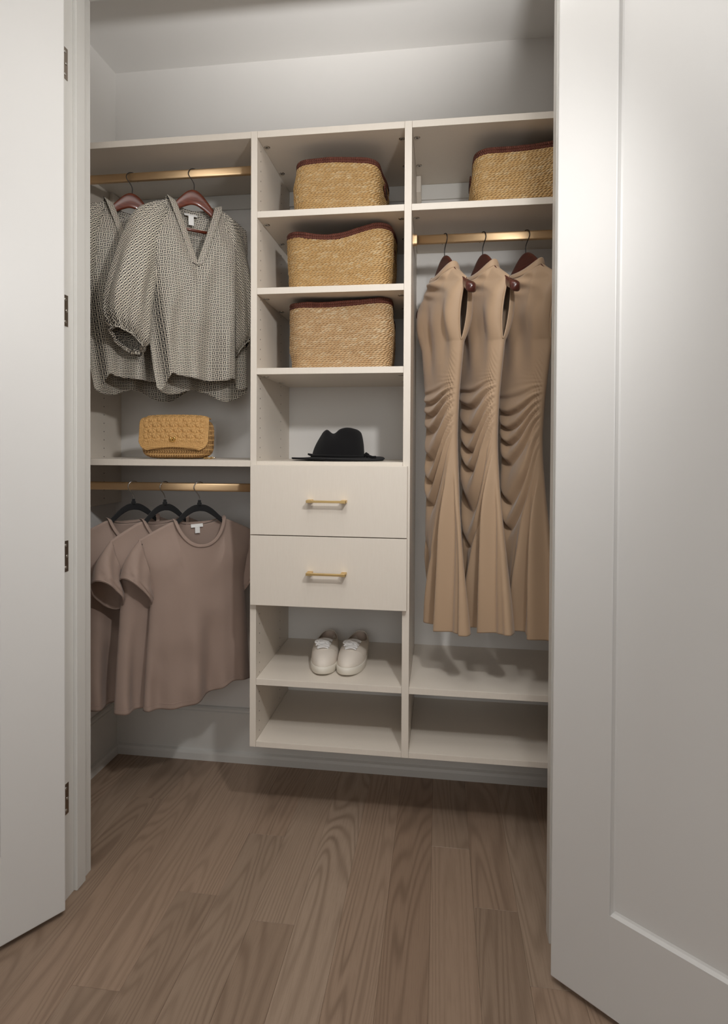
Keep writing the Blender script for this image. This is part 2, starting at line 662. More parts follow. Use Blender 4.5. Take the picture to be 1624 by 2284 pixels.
floor = boxes('floor', [(RX0 - 0.1, RX1 + 0.1, RY0 - 0.1, D + 0.1, -0.05, -0.004)], M['subfloor'])
tag(floor, 'grey-brown oak plank floor', kind='structure')
PW, PO = 0.1163, 0.0038
KNOWN = {5: [0.008], 6: [-0.219], 7: [-0.434], 0: [-0.012], -1: [-0.273], 1: [-0.341], -2: [-0.5745], 2: [-0.93], 3: [-1.10], 4: [-0.78], -3: [-0.93], -4: [0.12]}
for k in range(-20, 26):
    xa, xb = PO + k * PW, PO + (k + 1) * PW
    cuts = KNOWN.get(k, [RNG.uniform(-0.9, 0.3)])
    ys = [D]
    for c in sorted(cuts, reverse=True):
        ys.append(c)
    while ys[-1] > RY0:
        ys.append(max(RY0, ys[-1] - RNG.uniform(1.1, 1.9)))
    for ya, yb in zip(ys[1:], ys[:-1]):
        if yb - ya < 0.02: continue
        cx, cy = (xa + xb) / 2, (ya + yb) / 2
        hw, hl = PW / 2 - 0.0001, (yb - ya) / 2 - 0.0002
        c = 0.0006
        V = [(-hw, -hl, -.004), (hw, -hl, -.004), (hw, hl, -.004), (-hw, hl, -.004),
             (-hw, -hl, -c), (hw, -hl, -c), (hw, hl, -c), (-hw, hl, -c),
             (-hw + c, -hl + c, 0), (hw - c, -hl + c, 0), (hw - c, hl - c, 0), (-hw + c, hl - c, 0)]
        F = [(0, 1, 5, 4), (1, 2, 6, 5), (2, 3, 7, 6), (3, 0, 4, 7), (4, 5, 9, 8), (5, 6, 10, 9), (6, 7, 11, 10), (7, 4, 8, 11), (8, 9, 10, 11)]
        o = mobj('plank', V, F, M['floor'], local=True)
        o.location = (cx, cy, 0)
        o.parent = floor


def baseboard(name, label, axis, a0, a1, face, sgn):
    """tall flat board with a stepped cap and a shoe moulding; face = wall plane, sgn = direction into the closet"""
    prof = [(0, 0), (0.014, 0), (0.014, 0.190), (0.011, 0.193), (0.011, 0.201), (0.006, 0.207), (0, 0.209)]
    shoe = [(0.014, 0), (0.027, 0), (0.027, 0.026), (0.024, 0.036), (0.014, 0.041)]

    def ext(p):
        V = []
        for a in (a0, a1):
            for t, z in p:
                V.append((a, face + sgn * t, z) if axis == 'x' else (face + sgn * t, a, z))
        n = len(p)
        F = [(i, (i + 1) % n, n + (i + 1) % n, n + i) for i in range(n)] + [tuple(range(n))[::-1], tuple(range(n, 2 * n))]
        return V, F
    v, f = ext(prof)
    o = mobj(name, v, f, M['trim'])
    tag(o, label, kind='structure')
    v, f = ext(shoe)
    mobj('shoe_molding', v, f, M['trim'], o)


baseboard('baseboard_back', 'white baseboard with shoe molding along the back wall', 'x', XW, XWR, D, -1)
baseboard('baseboard_left', 'white baseboard with shoe molding along the left closet wall', 'y', YB, D - 0.0, XW, 1)
baseboard('baseboard_right', 'white baseboard with shoe molding along the right closet wall', 'y', YB, D, XWR, -1)


def jamb(name, label, face, s):
    """s = +1: jamb whose visible face looks to +x"""
    o = boxes(name, [tuple(sorted((face - s * 0.02, face))) + (YF, YB, 0, ZH)], M['trim'])
    tag(o, label, kind='structure')
    st = box('door_stop', tuple(sorted((face, face + s * 0.0105))) + (-0.3115, -0.272, 0, ZH), M['trim'], o, 0.0015)
    cs = box('casing', tuple(sorted((face - s * 0.01, face - s * 0.085))) + (YF - 0.016, YF, 0, ZH + 0.07), M['trim'], o, 0.002)
    return o


jl = jamb('trim_1', 'white left door jamb with stop strip', JL, 1)
jr = jamb('trim_2', 'white right door jamb with stop strip', JR, -1)
hd = boxes('trim_3', [(JL - 0.02, JR + 0.02, YF, YB, ZH, ZH + 0.02)], M['trim'])
tag(hd, 'white head jamb above the closet opening', kind='structure')
box('door_stop', (JL + 0.0105, JR - 0.0105, -0.3115, -0.272, ZH - 0.0105, ZH), M['trim'], hd, 0.0015)


def door(name, label, corner, ang, handed, stile, hinge_face, hx):
    """local +x runs from the hinge edge to the free edge along the visible (closet-side) face at local y = 0; the
    leaf thickness goes to +y * handed"""
    root = empty(name, (corner[0], corner[1], 0), math.radians(ang))
    tag(root, label, kind='structure')
    W, T, z0, z1 = 0.640, 0.035, 0.016, ZH - 0.004
    yy = lambda a, b: tuple(sorted((a * handed, b * handed)))
    zb, zt = 0.2365, z1 - 0.125
    bv = 0.0032
    box('stile', (0, stile) + yy(0, T) + (z0, z1), M['door'], root, bv, True)
    box('stile', (W - stile, W) + yy(0, T) + (z0, z1), M['door'], root, bv, True)

    def rail(za, zb_, up):
        # rail between the stiles with a bevelled inner edge
        x0, x1 = stile - 0.003, W - stile + 0.003
        V, F = boxdata((x0, x1) + yy(0.0002, T - 0.0002) + (za, zb_))
        mobj('rail', V, F, M['door'], root, local=True)
    rail(z0 + 0.002, zb, 1)
    rail(zt, z1 - 0.002, 0)
    # recessed panel with sloped sticking on the visible face
    x0, x1 = stile, W - stile
    r, q = 0.011, 0.008
    V = []
    for (dx, dep) in ((0, 0.0), (q * 0.35, r * 0.8), (q * 0.8, r)):
        V += [(x0 + dx, handed * dep, zb + dx * 1.3), (x1 - dx, handed * dep, zb + dx * 1.3), (x1 - dx, handed * dep, zt - dx), (x0 + dx, handed * dep, zt - dx)]
    F = []
    for j in (0, 4):
        for i in range(4):
            F.append((j + i, j + (i + 1) % 4, j + 4 + (i + 1) % 4, j + 4 + i))
    F.append((8, 9, 10, 11))
    n = len(V)
    V += [(x0, handed * (T - r), zb), (x1, handed * (T - r), zb), (x1, handed * (T - r), zt), (x0, handed * (T - r), zt)]
    F.append((n, n + 1, n + 2, n + 3))
    mobj('panel', V, F, M['door'], root, local=True)
    # hinges: leaf let into the jamb, knuckle and screws
    s = 1 if hinge_face < 0 else -1
    for zc in (0.277, 0.941, 1.6055, 2.268):
        h = mobj('hinge', *boxdata(tuple(sorted((hinge_face, hinge_face + s * 0.0012))) + (-0.360, -0.3345, zc - 0.042, zc + 0.042)), M['hinge'])
        knv, knf, _ = tubedata([(hinge_face - s * 0.002, -0.368, zc - 0.042), (hinge_face - s * 0.002, -0.368, zc + 0.042)], 0.0058, 10)
        k = mobj('knuckle', knv, knf, M['hinge'], h, True)
        for dz, dy in ((-0.030, -0.346), (0, -0.341), (0.030, -0.346)):
            v, f = lathe([(0.0, 0.0016), (0.0022, 0.0016), (0.0042, 0.0008), (0.0042, 0.0)], 12)
            v = np.stack([hinge_face + s * (0.0012 + v[:, 2]), dy + v[:, 0], zc + dz + v[:, 1]], 1)
            mobj('screw', v, f, M['nickel'], h, True)
        h.parent = root
        h.matrix_parent_inverse = (Matrix.Translation(root.location) @ Matrix.Rotation(root.rotation_euler.z, 4, 'Z')).inverted()
    return root


door('door_1', 'white shaker door swung open on the left, hinges showing', (-0.3667, -0.3971), -124.3, -1, 0.152, JL, 0)
door('door_2', 'white shaker door swung open on the right, recessed panel in view', (0.8651, -0.4180), -38.5, 1, 0.1370, JR, 0)

# ------------------------------------------------------------------ closet organizer
org = empty('closet_organizer', (0.25, 0.2, 0.2735))
tag(org, 'cream built-in closet organizer with shelves and two drawers', 'closet organizer')
ZB = 0.2735
ZT = 2.2446


def panel(x0, x1, z0, z1):
    return box('side_panel', (x0, x1, 0, D, z0, z1), M['mel'], org, 0.0007)


pL = panel(XW, XP, 1.0155, ZT - 0.0213)
p1 = panel(X1L, X1R, ZB, ZT)
p2 = panel(X2L, X2R, ZB, ZT)
pR = panel(XPR, XWR, ZB, ZT - 0.0213)


def holes(par, x, s, z0, z1, skip=()):
    parts = []
    z = z0
    while z < z1:
        if not any(a < z < b for a, b in skip):
            for y in (0.037, 0.283):
                th = np.linspace(0, 2 * np.pi, 8, endpoint=False)
                r = 0.0024
                v = np.stack([np.full(8, x + s * 0.0002), y + r * np.cos(th), z + r * np.sin(th)], 1)
                f = [tuple(range(8)) if s > 0 else tuple(range(8))[::-1]]
                parts.append((v, f))
        z += 0.032
    V, F, _ = merge(parts)
    tag(mobj('pin_hole_shade', V, F, M['dark'], par), kind='stuff')  # flat dark discs on the panel, painting the shade of pin holes


holes(pL, XP, 1, 1.04, 2.2)
holes(p1, X1R, 1, 0.31, 2.2, [(0.74, 1.2)])
holes(p1, X1L, -1, 0.31, 2.2)
holes(p2, X2R, 1, 0.31, 2.2)
holes(p2, X2L, -1, 0.31, 2.2, [(0.74, 1.2)])


def camlock(par, x, y, z, big=1.0):
    v, f = lathe([(0, -0.0006), (0.0035, -0.0006), (0.0042, -0.0018), (0.0082, -0.0018), (0.0098, -0.0008), (0.0102, 0.0)], 20)
    fm = []
    for i in range(len(f)):
        fm.append(1 if i < 20 else 0)  # centre recess gets its shade from the dark colour
    v = v * np.array([1.0 * big, 1.0 * big, 1.0])
    v = v + np.array([x, y, z])
    o = mobj('cam_lock', v, [q[::-1] for q in f], None, par, True, mats=[M['nickel'], M['dark']], fmat=fm)
    return o


def shelf(x0, x1, ztop, zbot=None, locks=True, y1=D):
    zb = zbot if zbot is not None else ztop - 0.0203
    o = box('shelf', (x0, x1, 0.0006, y1 - 0.0005, zb, ztop), M['mel'], org, 0.0007)
    if locks:
        for x in (x0 + 0.0125, x1 - 0.0125):
            for y in (0.062, 0.245):
                camlock(o, x, y, zb)
    return o


E_ = 0.0004
shelf(XP - 0.025, X1L - E_, ZT, 2.2236)
shelf(X1R + E_, X2L - E_, ZT, 2.2236)
shelf(X2R + E_, XPR + 0.0245, ZT, 2.2236)
shelf(X1R + E_, X2L - E_, 1.9907)
shelf(X1R + E_, X2L - E_, 1.7474)
shelf(X1R + E_, X2L - E_, 1.4922)
shelf(X1R + E_, X2L - E_, 1.1949)
shelf(XP + E_, X1L - E_, 1.1970, locks=False)
shelf(X1R + E_, X2L - E_, 0.7560, locks=False)
shelf(X1R + E_, X2L - E_, 0.4946, locks=False)
shelf(X1R + E_, X2L - E_, 0.2915, ZB, locks=False)
shelf(X2R + E_, XPR - E_, 1.9907)
shelf(X2R + E_, XPR - E_, 0.4946, locks=False)
shelf(X2R + E_, XPR - E_, 0.2915, ZB, locks=False)
# suspension rail on the wall under the top shelf and its brackets
for xa, xb in ((XP + E_, X1L - E_), (X1R + E_, X2L - E_), (X2R + E_, XPR - E_)):
    box('wall_rail', (xa, xb, D - 0.011, D - 0.0005, 2.168, 2.2232), M['trim'], org, 0.001)


def bracket(x, s):
    prof = [(0.318, 2.2225), (0.390, 2.2225), (0.390, 2.150), (0.378, 2.138), (0.352, 2.138), (0.318, 2.165)]
    V = []
    for dx in (0.0003, 0.017):
        V += [(x + s * dx, y, z) for y, z in prof]
    n = len(prof)
    F = [(i, (i + 1) % n, n + (i + 1) % n, n + i) for i in range(n)] + [tuple(range(n))[::-1], tuple(range(n, 2 * n))]
    o = mobj('hanging_bracket', V, F, M['mel'], org)
    bm = bmesh.new(); bm.from_mesh(o.data)
    bmesh.ops.recalc_face_normals(bm, faces=bm.faces)
    bmesh.ops.bevel(bm, geom=bm.edges[:], offset=0.0015, segments=2, profile=0.5, affect='EDGES')
    bm.to_mesh(o.data); bm.free()


bracket(X2R, 1)
bracket(XP, 1)
# drawers
for za, zb in ((0.9622, 1.1831), (0.7374, 0.9594)):
    d = box('drawer', (0.0065, 0.5045, -0.0195, -0.0012, za, zb), M['mel'], org, 0.0012)
    box('drawer_box', (0.035, 0.476, 0.0, 0.36, za + 0.045, zb - 0.04), M['mel'], d)
    zc = za + 0.1105
    hx0, hx1 = 0.1945, 0.3185
    hy = -0.0475
    parts = []
    for bx in ((hx0, hx1, hy - 0.004, hy + 0.004, zc - 0.0035, zc + 0.0035),):
        parts.append(boxdata(bx))
    for xx in (hx0, hx1 - 0.017):
        parts.append(boxdata((xx, xx + 0.017, hy - 0.0042, -0.0195, zc - 0.0042, zc + 0.0042)))
    V, F, _ = merge(parts)
    h = mobj('handle', V, F, M['handle'], d)
    h['label'] = 'slim brass bar handle'
    bevel_mesh(h.data, 0.0008, 1)


# ------------------------------------------------------------------ clothes rods
def rod(x0, x1, zc, label, yc=0.100):
    root = empty('clothes_rod', ((x0 + x1) / 2, yc, zc - 0.015))
    tag(root, label, 'clothes rod', 'brass clothes rods')
    hh, ht = 0.0142, 0.0078
    th = np.linspace(0, 2 * np.pi, 28, endpoint=False)
    e = 0.45
    py = np.sign(np.cos(th)) * np.abs(np.cos(th)) ** e * ht
    pz = np.sign(np.sin(th)) * np.abs(np.sin(th)) ** e * hh
    V = np.concatenate([np.stack([np.full(28, x), yc + py, zc + pz], 1) for x in (x0 + 0.002, x1 - 0.002)])
    F = gridfaces(28, 2, True) + [tuple(range(28))[::-1], tuple(range(28, 56))]
    b = mobj('bar', V, F, M['brass'], root, False)
    bmesh_s = b.data
    for p in bmesh_s.polygons:
        p.use_smooth = len(p.vertices) == 4
    for xs, s in ((x0, 1), (x1, -1)):
        rings = []
        for dx, sc in ((0.0002, 1.35), (0.003, 1.35), (0.0034, 1.22), (0.013, 1.22), (0.0138, 1.14), (0.0138, 1.02)):
            rings.append(np.stack([np.full(28, xs + s * dx), yc + py * (sc + 0.25), zc + pz * sc], 1))
        F = gridfaces(28, len(rings), True, False, s < 0) + [tuple(range(28))]
        mobj('bracket', np.concatenate(rings), F, M['brass'], root, False)
    return root


ROD_LU, ROD_LL, ROD_R = 2.1695, 1.1017, 1.9135
ROD_R_ = ROD_R
rod(XP, X1L, ROD_LU, 'brass clothes rod holding the printed blouses')
rod(XP, X1L, ROD_LL, 'brass clothes rod holding the taupe t-shirts')
rod(X2R, XPR, ROD_R, 'brass clothes rod holding the long tan dresses')


# ------------------------------------------------------------------ hangers
def hook_path(side, crest, top, bend=0.35):
    """wire from the crest of the hanger over the rod, in the local x-z plane; side = x sign of the front leg"""
    r = 0.0195
    zc = top - r
    P = [(0, crest - 0.02), (0, crest), (0, crest + 0.018), (side * 0.001, zc - 0.030), (side * 0.008, zc - 0.018), (side * r * 0.9, zc - 0.006)]
    for a in np.linspace(0, 205, 16):
        P.append((side * r * math.cos(math.radians(a)), zc + r * math.sin(math.radians(a))))
    P = np.array(P)
    t = np.concatenate([[0], np.cumsum(np.linalg.norm(np.diff(P, axis=0), axis=1))])
    q = np.linspace(0, t[-1], 60)
    return np.stack([cr(q, t, P[:, 0]), np.zeros(60), cr(q, t, P[:, 1])], 1)


def hanger(name, loc, phi, label, group, kind, side, top):
    """kind 'wood' or 'velvet'; loc = point on the rod axis, top = local z of the hook's top"""
    root = empty(name, loc, math.radians(phi))
    tag(root, label, 'hanger', group)
    n = 73
    if kind == 'velvet':
        x = np.linspace(-0.196, 0.196, n)
        r = np.abs(x)
        zt = cr(r, [0, 0.02, 0.045, 0.075, 0.11, 0.16, 0.196], [-0.0765, -0.079, -0.093, -0.121, -0.147, -0.174, -0.198]) + (top - 0.0)
        hh = cr(r, [0, 0.05, 0.1, 0.18, 0.196], [0.0115, 0.012, 0.0085, 0.0065, 0.004])
        ht = np.full(n, 0.0028)
        zc = zt - hh
        yc = np.zeros(n)
        mat = M['velvet']
        wire = M['steel']
        e = 0.55
    else:
        x = np.linspace(-0.206, 0.206, n)
        r = np.abs(x)
        zt = cr(r, [0, 0.012, 0.03, 0.055, 0.09, 0.13, 0.17, 0.198, 0.206], [-0.071, -0.073, -0.082, -0.104, -0.138, -0.168, -0.194, -0.209, -0.216]) + top
        hh = cr(r, [0, 0.03, 0.06, 0.12, 0.18, 0.2, 0.206], [0.026, 0.0245, 0.019, 0.0145, 0.0145, 0.0125, 0.004])
        ht = cr(r, [0, 0.06, 0.12, 0.155, 0.175, 0.198, 0.206], [0.0060, 0.0060, 0.0065, 0.0085, 0.0125, 0.0135, 0.004])
        zc = zt - hh
        yc = -0.004 * (r / 0.2) ** 2
        if kind == 'wood':
            x = x * 0.84
        mat = M['wood'] if kind == 'wood' else M['wood2']
        wire = M['blackwire']
        e = 0.7
    th = np.linspace(0, 2 * np.pi, 20, endpoint=False)
    cy = np.sign(np.cos(th)) * np.abs(np.cos(th)) ** e
    cz = np.sign(np.sin(th)) * np.abs(np.sin(th)) ** e
    V = np.stack([np.repeat(x, 20), (yc[:, None] + ht[:, None] * cy).ravel(), (zc[:, None] + hh[:, None] * cz).ravel()], 1)
    F = gridfaces(20, n, True) + [tuple(range(20))[::-1], tuple((n - 1) * 20 + i for i in range(20))]
    body = mobj('shoulder_arm', V, F, mat, root, True, local=True)
    if kind == 'velvet':
        v, f = lathe([(0.0, 0.012), (0.0042, 0.012), (0.0055, 0.009), (0.0055, 0.004), (0.008, 0.002), (0.008, -0.006)], 14)
        mobj('collar', v + np.array([0, 0, top - 0.0735]), f, mat, root, True, local=True)
    else:
        xb = 0.165 * (0.84 if kind == 'wood' else 1.0)
        zb = float(np.interp(xb, x, zc))
        yb = float(np.interp(xb, x, yc))
        tube('trouser_bar', [(-xb - 0.003, yb, zb - 0.004), (xb + 0.003, yb, zb - 0.004)], 0.0052, mat, root, 12, local=True)
    tube('hook', hook_path(side, top - 0.071, top), 0.0016, wire, root, 8, local=True)
    return root


HT = 0.0142 + 0.0030      # hook top above the rod axis
TEES = [(-0.4541, 52), (-0.3386, 60), (-0.2136, 42)]
BLS = [(-0.4591, 42), (-0.2345, 38)]
DRS = [(0.6136, -65.5), (0.7343, -64), (0.8682, -60)]
tw = ['leftmost', 'middle', 'rightmost']
for i, (x, ph) in enumerate(TEES):
    hanger('velvet_hanger', (x, 0.1, ROD_LL), ph, 'black velvet hanger holding the %s taupe t-shirt' % ['rearmost left', 'middle', 'front right'][i], 'black velvet hangers', 'velvet', -1, HT)
for i, (x, ph) in enumerate(BLS):
    hanger('wooden_hanger', (x, 0.1, ROD_LU), ph, 'reddish wooden hanger inside the %s printed blouse' % ['left, half hidden', 'right, fully visible'][i], 'wooden hangers with blouses', 'wood', -1, HT)
for i, (x, ph) in enumerate(DRS):
    hanger('wooden_hanger', (x, 0.1, ROD_R), ph, 'dark wooden hanger inside the %s tan dress' % tw[i], 'wooden hangers with dresses', 'wood2', 1, HT)


# ------------------------------------------------------------------ garments
def panel_pair(nu, nv, fx, fy, fz, fuv=None):
    """front (s=-1) and back (s=+1) cloth panels; u in [-1,1], v in [0,1]"""
    u = np.sin(np.linspace(-1, 1, nu) * np.pi / 2) * 0.5 + np.linspace(-1, 1, nu) * 0.5
    v = np.linspace(0, 1, nv)
    U, Vv = np.meshgrid(u, v)
    out = []
    for s in (-1, 1):
        x = fx(U, Vv, s)
        z = fz(U, Vv, s)
        y = fy(U, Vv, s, x, z)
        P = np.stack([x.ravel(), y.ravel(), z.ravel()], 1)
        uv = np.stack([(U * np.abs(fx(np.ones_like(U), Vv, s)) * 1.04).ravel() + (0 if s < 0 else 3.3), z.ravel()], 1) if fuv is None else fuv(U, Vv, s, x, y, z)
        out.append((P, gridfaces(nu, nv, flip=(s < 0) is False), uv))
    return out


def tee(loc, phi, seed, label):
    root = empty('t_shirt', loc, math.radians(phi))
    tag(root, label, 't-shirt', 'taupe t-shirts on the lower rod')
    H = HT + 0.001
    zn, zs = H - 0.1290, H - 0.1835
    xn, xs = 0.083, 0.200
    hemx = [-0.2, -0.182, -0.09, 0.0, 0.06, 0.125, 0.16, 0.2]
    hemz = [-0.742, -0.744, -0.748, -0.735, -0.718, -0.700, -0.704, -0.716]

    def ztop(x, s):
        r = np.abs(x)
        sh = zn + (zs - zn) * np.clip((r - xn) / (xs - xn), 0, 1) ** 1.15
        dep = 0.088 if s < 0 else 0.022
        sc = zn - dep * np.clip(1 - (r / xn) ** 2.3, 0, 1) ** 0.75
        return np.where(r > xn, sh, sc)

    def a(v):
        return cr(v, [0, 0.08, 0.2, 0.30, 0.45, 0.7, 1.0], [0.200, 0.192, 0.172, 0.163, 0.166, 0.176, 0.186])

    def fx(U, V, s):
        return U * a(V)

    def fz(U, V, s):
        x0 = U * 0.2
        zt = ztop(x0, s)
        zh = H + cr(x0, hemx, hemz) + (0.006 if s > 0 else 0) * (1 - U ** 2)
        return zt * (1 - V) + zh * V

    def fy(U, V, s, x, z):
        r = np.abs(U * 0.2)
        neck = 0.034 * np.clip(1 - (r / xn) ** 2, 0, 1) ** 0.5 * (1.0 if s < 0 else 0.8)
        body = (0.036 if s < 0 else 0.026) * np.clip(1 - np.abs(U) ** 3.0, 0, 1) ** 0.6
        k = sst(0, 0.22, V)
        y = neck * (1 - k) + body * k + 0.004 * (1 - np.abs(U) ** 10)
        edge = 1 - np.abs(U) ** 8
        gv = sst(0.15, 1.0, V)
        fold = (0.016 * np.sin(x * 38 + 1.1 + seed + 0.4 * np.sin(z * 5)) + 0.009 * np.sin(x * 71 + seed * 2.1 + z * 2.0) + 0.008 * vnoise(x * 14 + seed * 5, z * 3.2)) * gv * edge
        fold += 0.005 * vnoise(x * 20 + 9 + z * 6, z * 12 + seed) * edge * sst(0.0, 0.2, V)
        return s * y - (fold if s < 0 else fold * 0.8)

    parts = panel_pair(91, 90, fx, fy, fz)
    V, F, UV = merge(parts)
    solidify(weld(mobj('shirt_body', V, F, M['tee'], root, True, UV, local=True)), 0.0013)
    # collar band following the neckline
    tcol = np.linspace(0, 2 * np.pi, 90, endpoint=False)
    pts = []
    for t in tcol:
        x = xn * math.cos(t)
        s = -1 if math.sin(t) > 0 else 1
        r = abs(x)
        dep = (0.088 if s < 0 else 0.022)
        z = zn - dep * max(0, 1 - (r / xn) ** 2.3) ** 0.75
        y = s * ((0.034 if s < 0 else 0.027) * max(0, 1 - (r / xn) ** 2) ** 0.5 + 0.004)
        pts.append((x, y, z + 0.004))
    pts = np.array(pts)
    for _ in range(3):
        pts = (np.roll(pts, 1, 0) + 2 * pts + np.roll(pts, -1, 0)) / 4
    inner = pts * np.array([0.93, 0.97, 1]) + np.array([0, 0, 0.0])
    cx = np.array([0, 0, zn - 0.045])
    rows = []
    for k in np.linspace(0, 1, 5):
        off = (pts - cx)
        rows.append(pts + off / (np.linalg.norm(off, axis=1)[:, None] + 1e-9) * (0.010 - 0.015 * k) * np.array([1, 0.12, 1]) + np.array([0, 0, 0.0]) + np.stack([0 * tcol, np.where(np.sin(tcol) > 0, -1, 1) * (0.0016 + 0.0008 * np.sin(np.pi * k)), 0 * tcol], 1))
    V = np.concatenate(rows)
    UV = V[:, [0, 2]]
    solidify(mobj('collar', V, gridfaces(90, 5, True), M['tee'], root, True, UV, local=True), 0.0014)
    # sleeves
    for sx in (-1, 1):
        nr, nt = 44, 30
        th = np.linspace(0, 2 * np.pi, nr, endpoint=False)
        tt = np.linspace(0, 1, nt)
        rows = []
        uvs = []
        for t in tt:
            A = np.array([0.196, zs + 0.001]) * (1 - t) + np.array([0.258, H - 0.307]) * t
            A = A + np.array([0.010, 0.004]) * math.sin(math.pi * t)
            B = np.array([0.150, H - 0.352]) * (1 - t) + np.array([0.160, H - 0.404]) * t
            mid, half = (A + B) / 2, (A - B) / 2
            dep = 0.012 + 0.028 * sst(0, 0.7, t) + 0.006 * t
            c = np.cos(th)
            c = np.sign(c) * np.abs(c) ** 0.85
            px = mid[0] + half[0] * c
            pz = mid[1] + half[1] * c
            py = dep * np.sin(th)
            pz = pz - py * 0.62 * sst(0.35, 1, t)
            wr = 0.0028 * np.sin(c * 7 + t * 5 + seed) * np.sin(th) + 0.0035 * vnoise(c * 4 + seed, t * 6 + 3) * sst(0.1, 0.5, t)
            py = py + wr
            if sx > 0:
                px = 0.16 + (px - 0.16) * 0.75
                py = py * 0.8
            rows.append(np.stack([sx * px, py, pz], 1))
            uvs.append(np.stack([th * 0.05 + 5 * sx, np.full(nr, t * 0.17)], 1))
        # turned hem
        V = np.concatenate(rows)
        UV = np.concatenate(uvs)
        sl = solidify(mobj('sleeve', V, gridfaces(nr, nt, True, False, sx > 0), M['tee'], root, True, UV, local=True), 0.0014)
        last = rows[-2]
        V2, F2, UV2 = tubedata(last, 0.0018, 6, True)
        mobj('cuff_hem', V2, F2, M['tee'], sl, True, UV2, local=True)
    # neck tag
    if seed == 2:
        V = []
        for k in np.linspace(0, 1, 6):
            for q in (-1, 1):
                V.append((q * 0.021, 0.0285 - 0.004 * k, zn - 0.019 - 0.011 * k + 0.002 * (q * 0.3)))
        tg = mobj('neck_tag', V, gridfaces(2, 6), M['tagwhite'], root, False, local=True)
        solidify(tg, 0.0012)
        V = []
        for k in np.linspace(0, 1, 4):
            for q in (-1, 1):
                V.append((q * 0.0085 + 0.001, 0.0240 - 0.002 * k, zn - 0.030 - 0.020 * k))
        mobj('size_label', V, gridfaces(2, 4), M['tagwhite'], tg, False, local=True)
    # hem stitch line
    for s_ in (-1, 1):
        Uq = np.linspace(-0.995, 0.995, 120)
        Vq = np.full(120, 0.968)
        xq = fx(Uq, Vq, s_)
        zq = fz(Uq, Vq, s_)
        yq = fy(Uq, Vq, s_, xq, zq) + s_ * 0.0004
        V2, F2, UV2 = tubedata(np.stack([xq, yq, zq], 1), 0.0009, 5)
        mobj('hem_seam', V2, F2, M['tee'], root, True, UV2, local=True)
    return root


for i, (x, ph) in enumerate(TEES):
    tee((x, 0.1, ROD_LL), ph, i, ['taupe t-shirt furthest left on the lower rod, sleeve cut off by the jamb', 'taupe t-shirt hanging between two others on the lower rod', 'taupe t-shirt in front on the lower rod, white neck tag showing'][i])


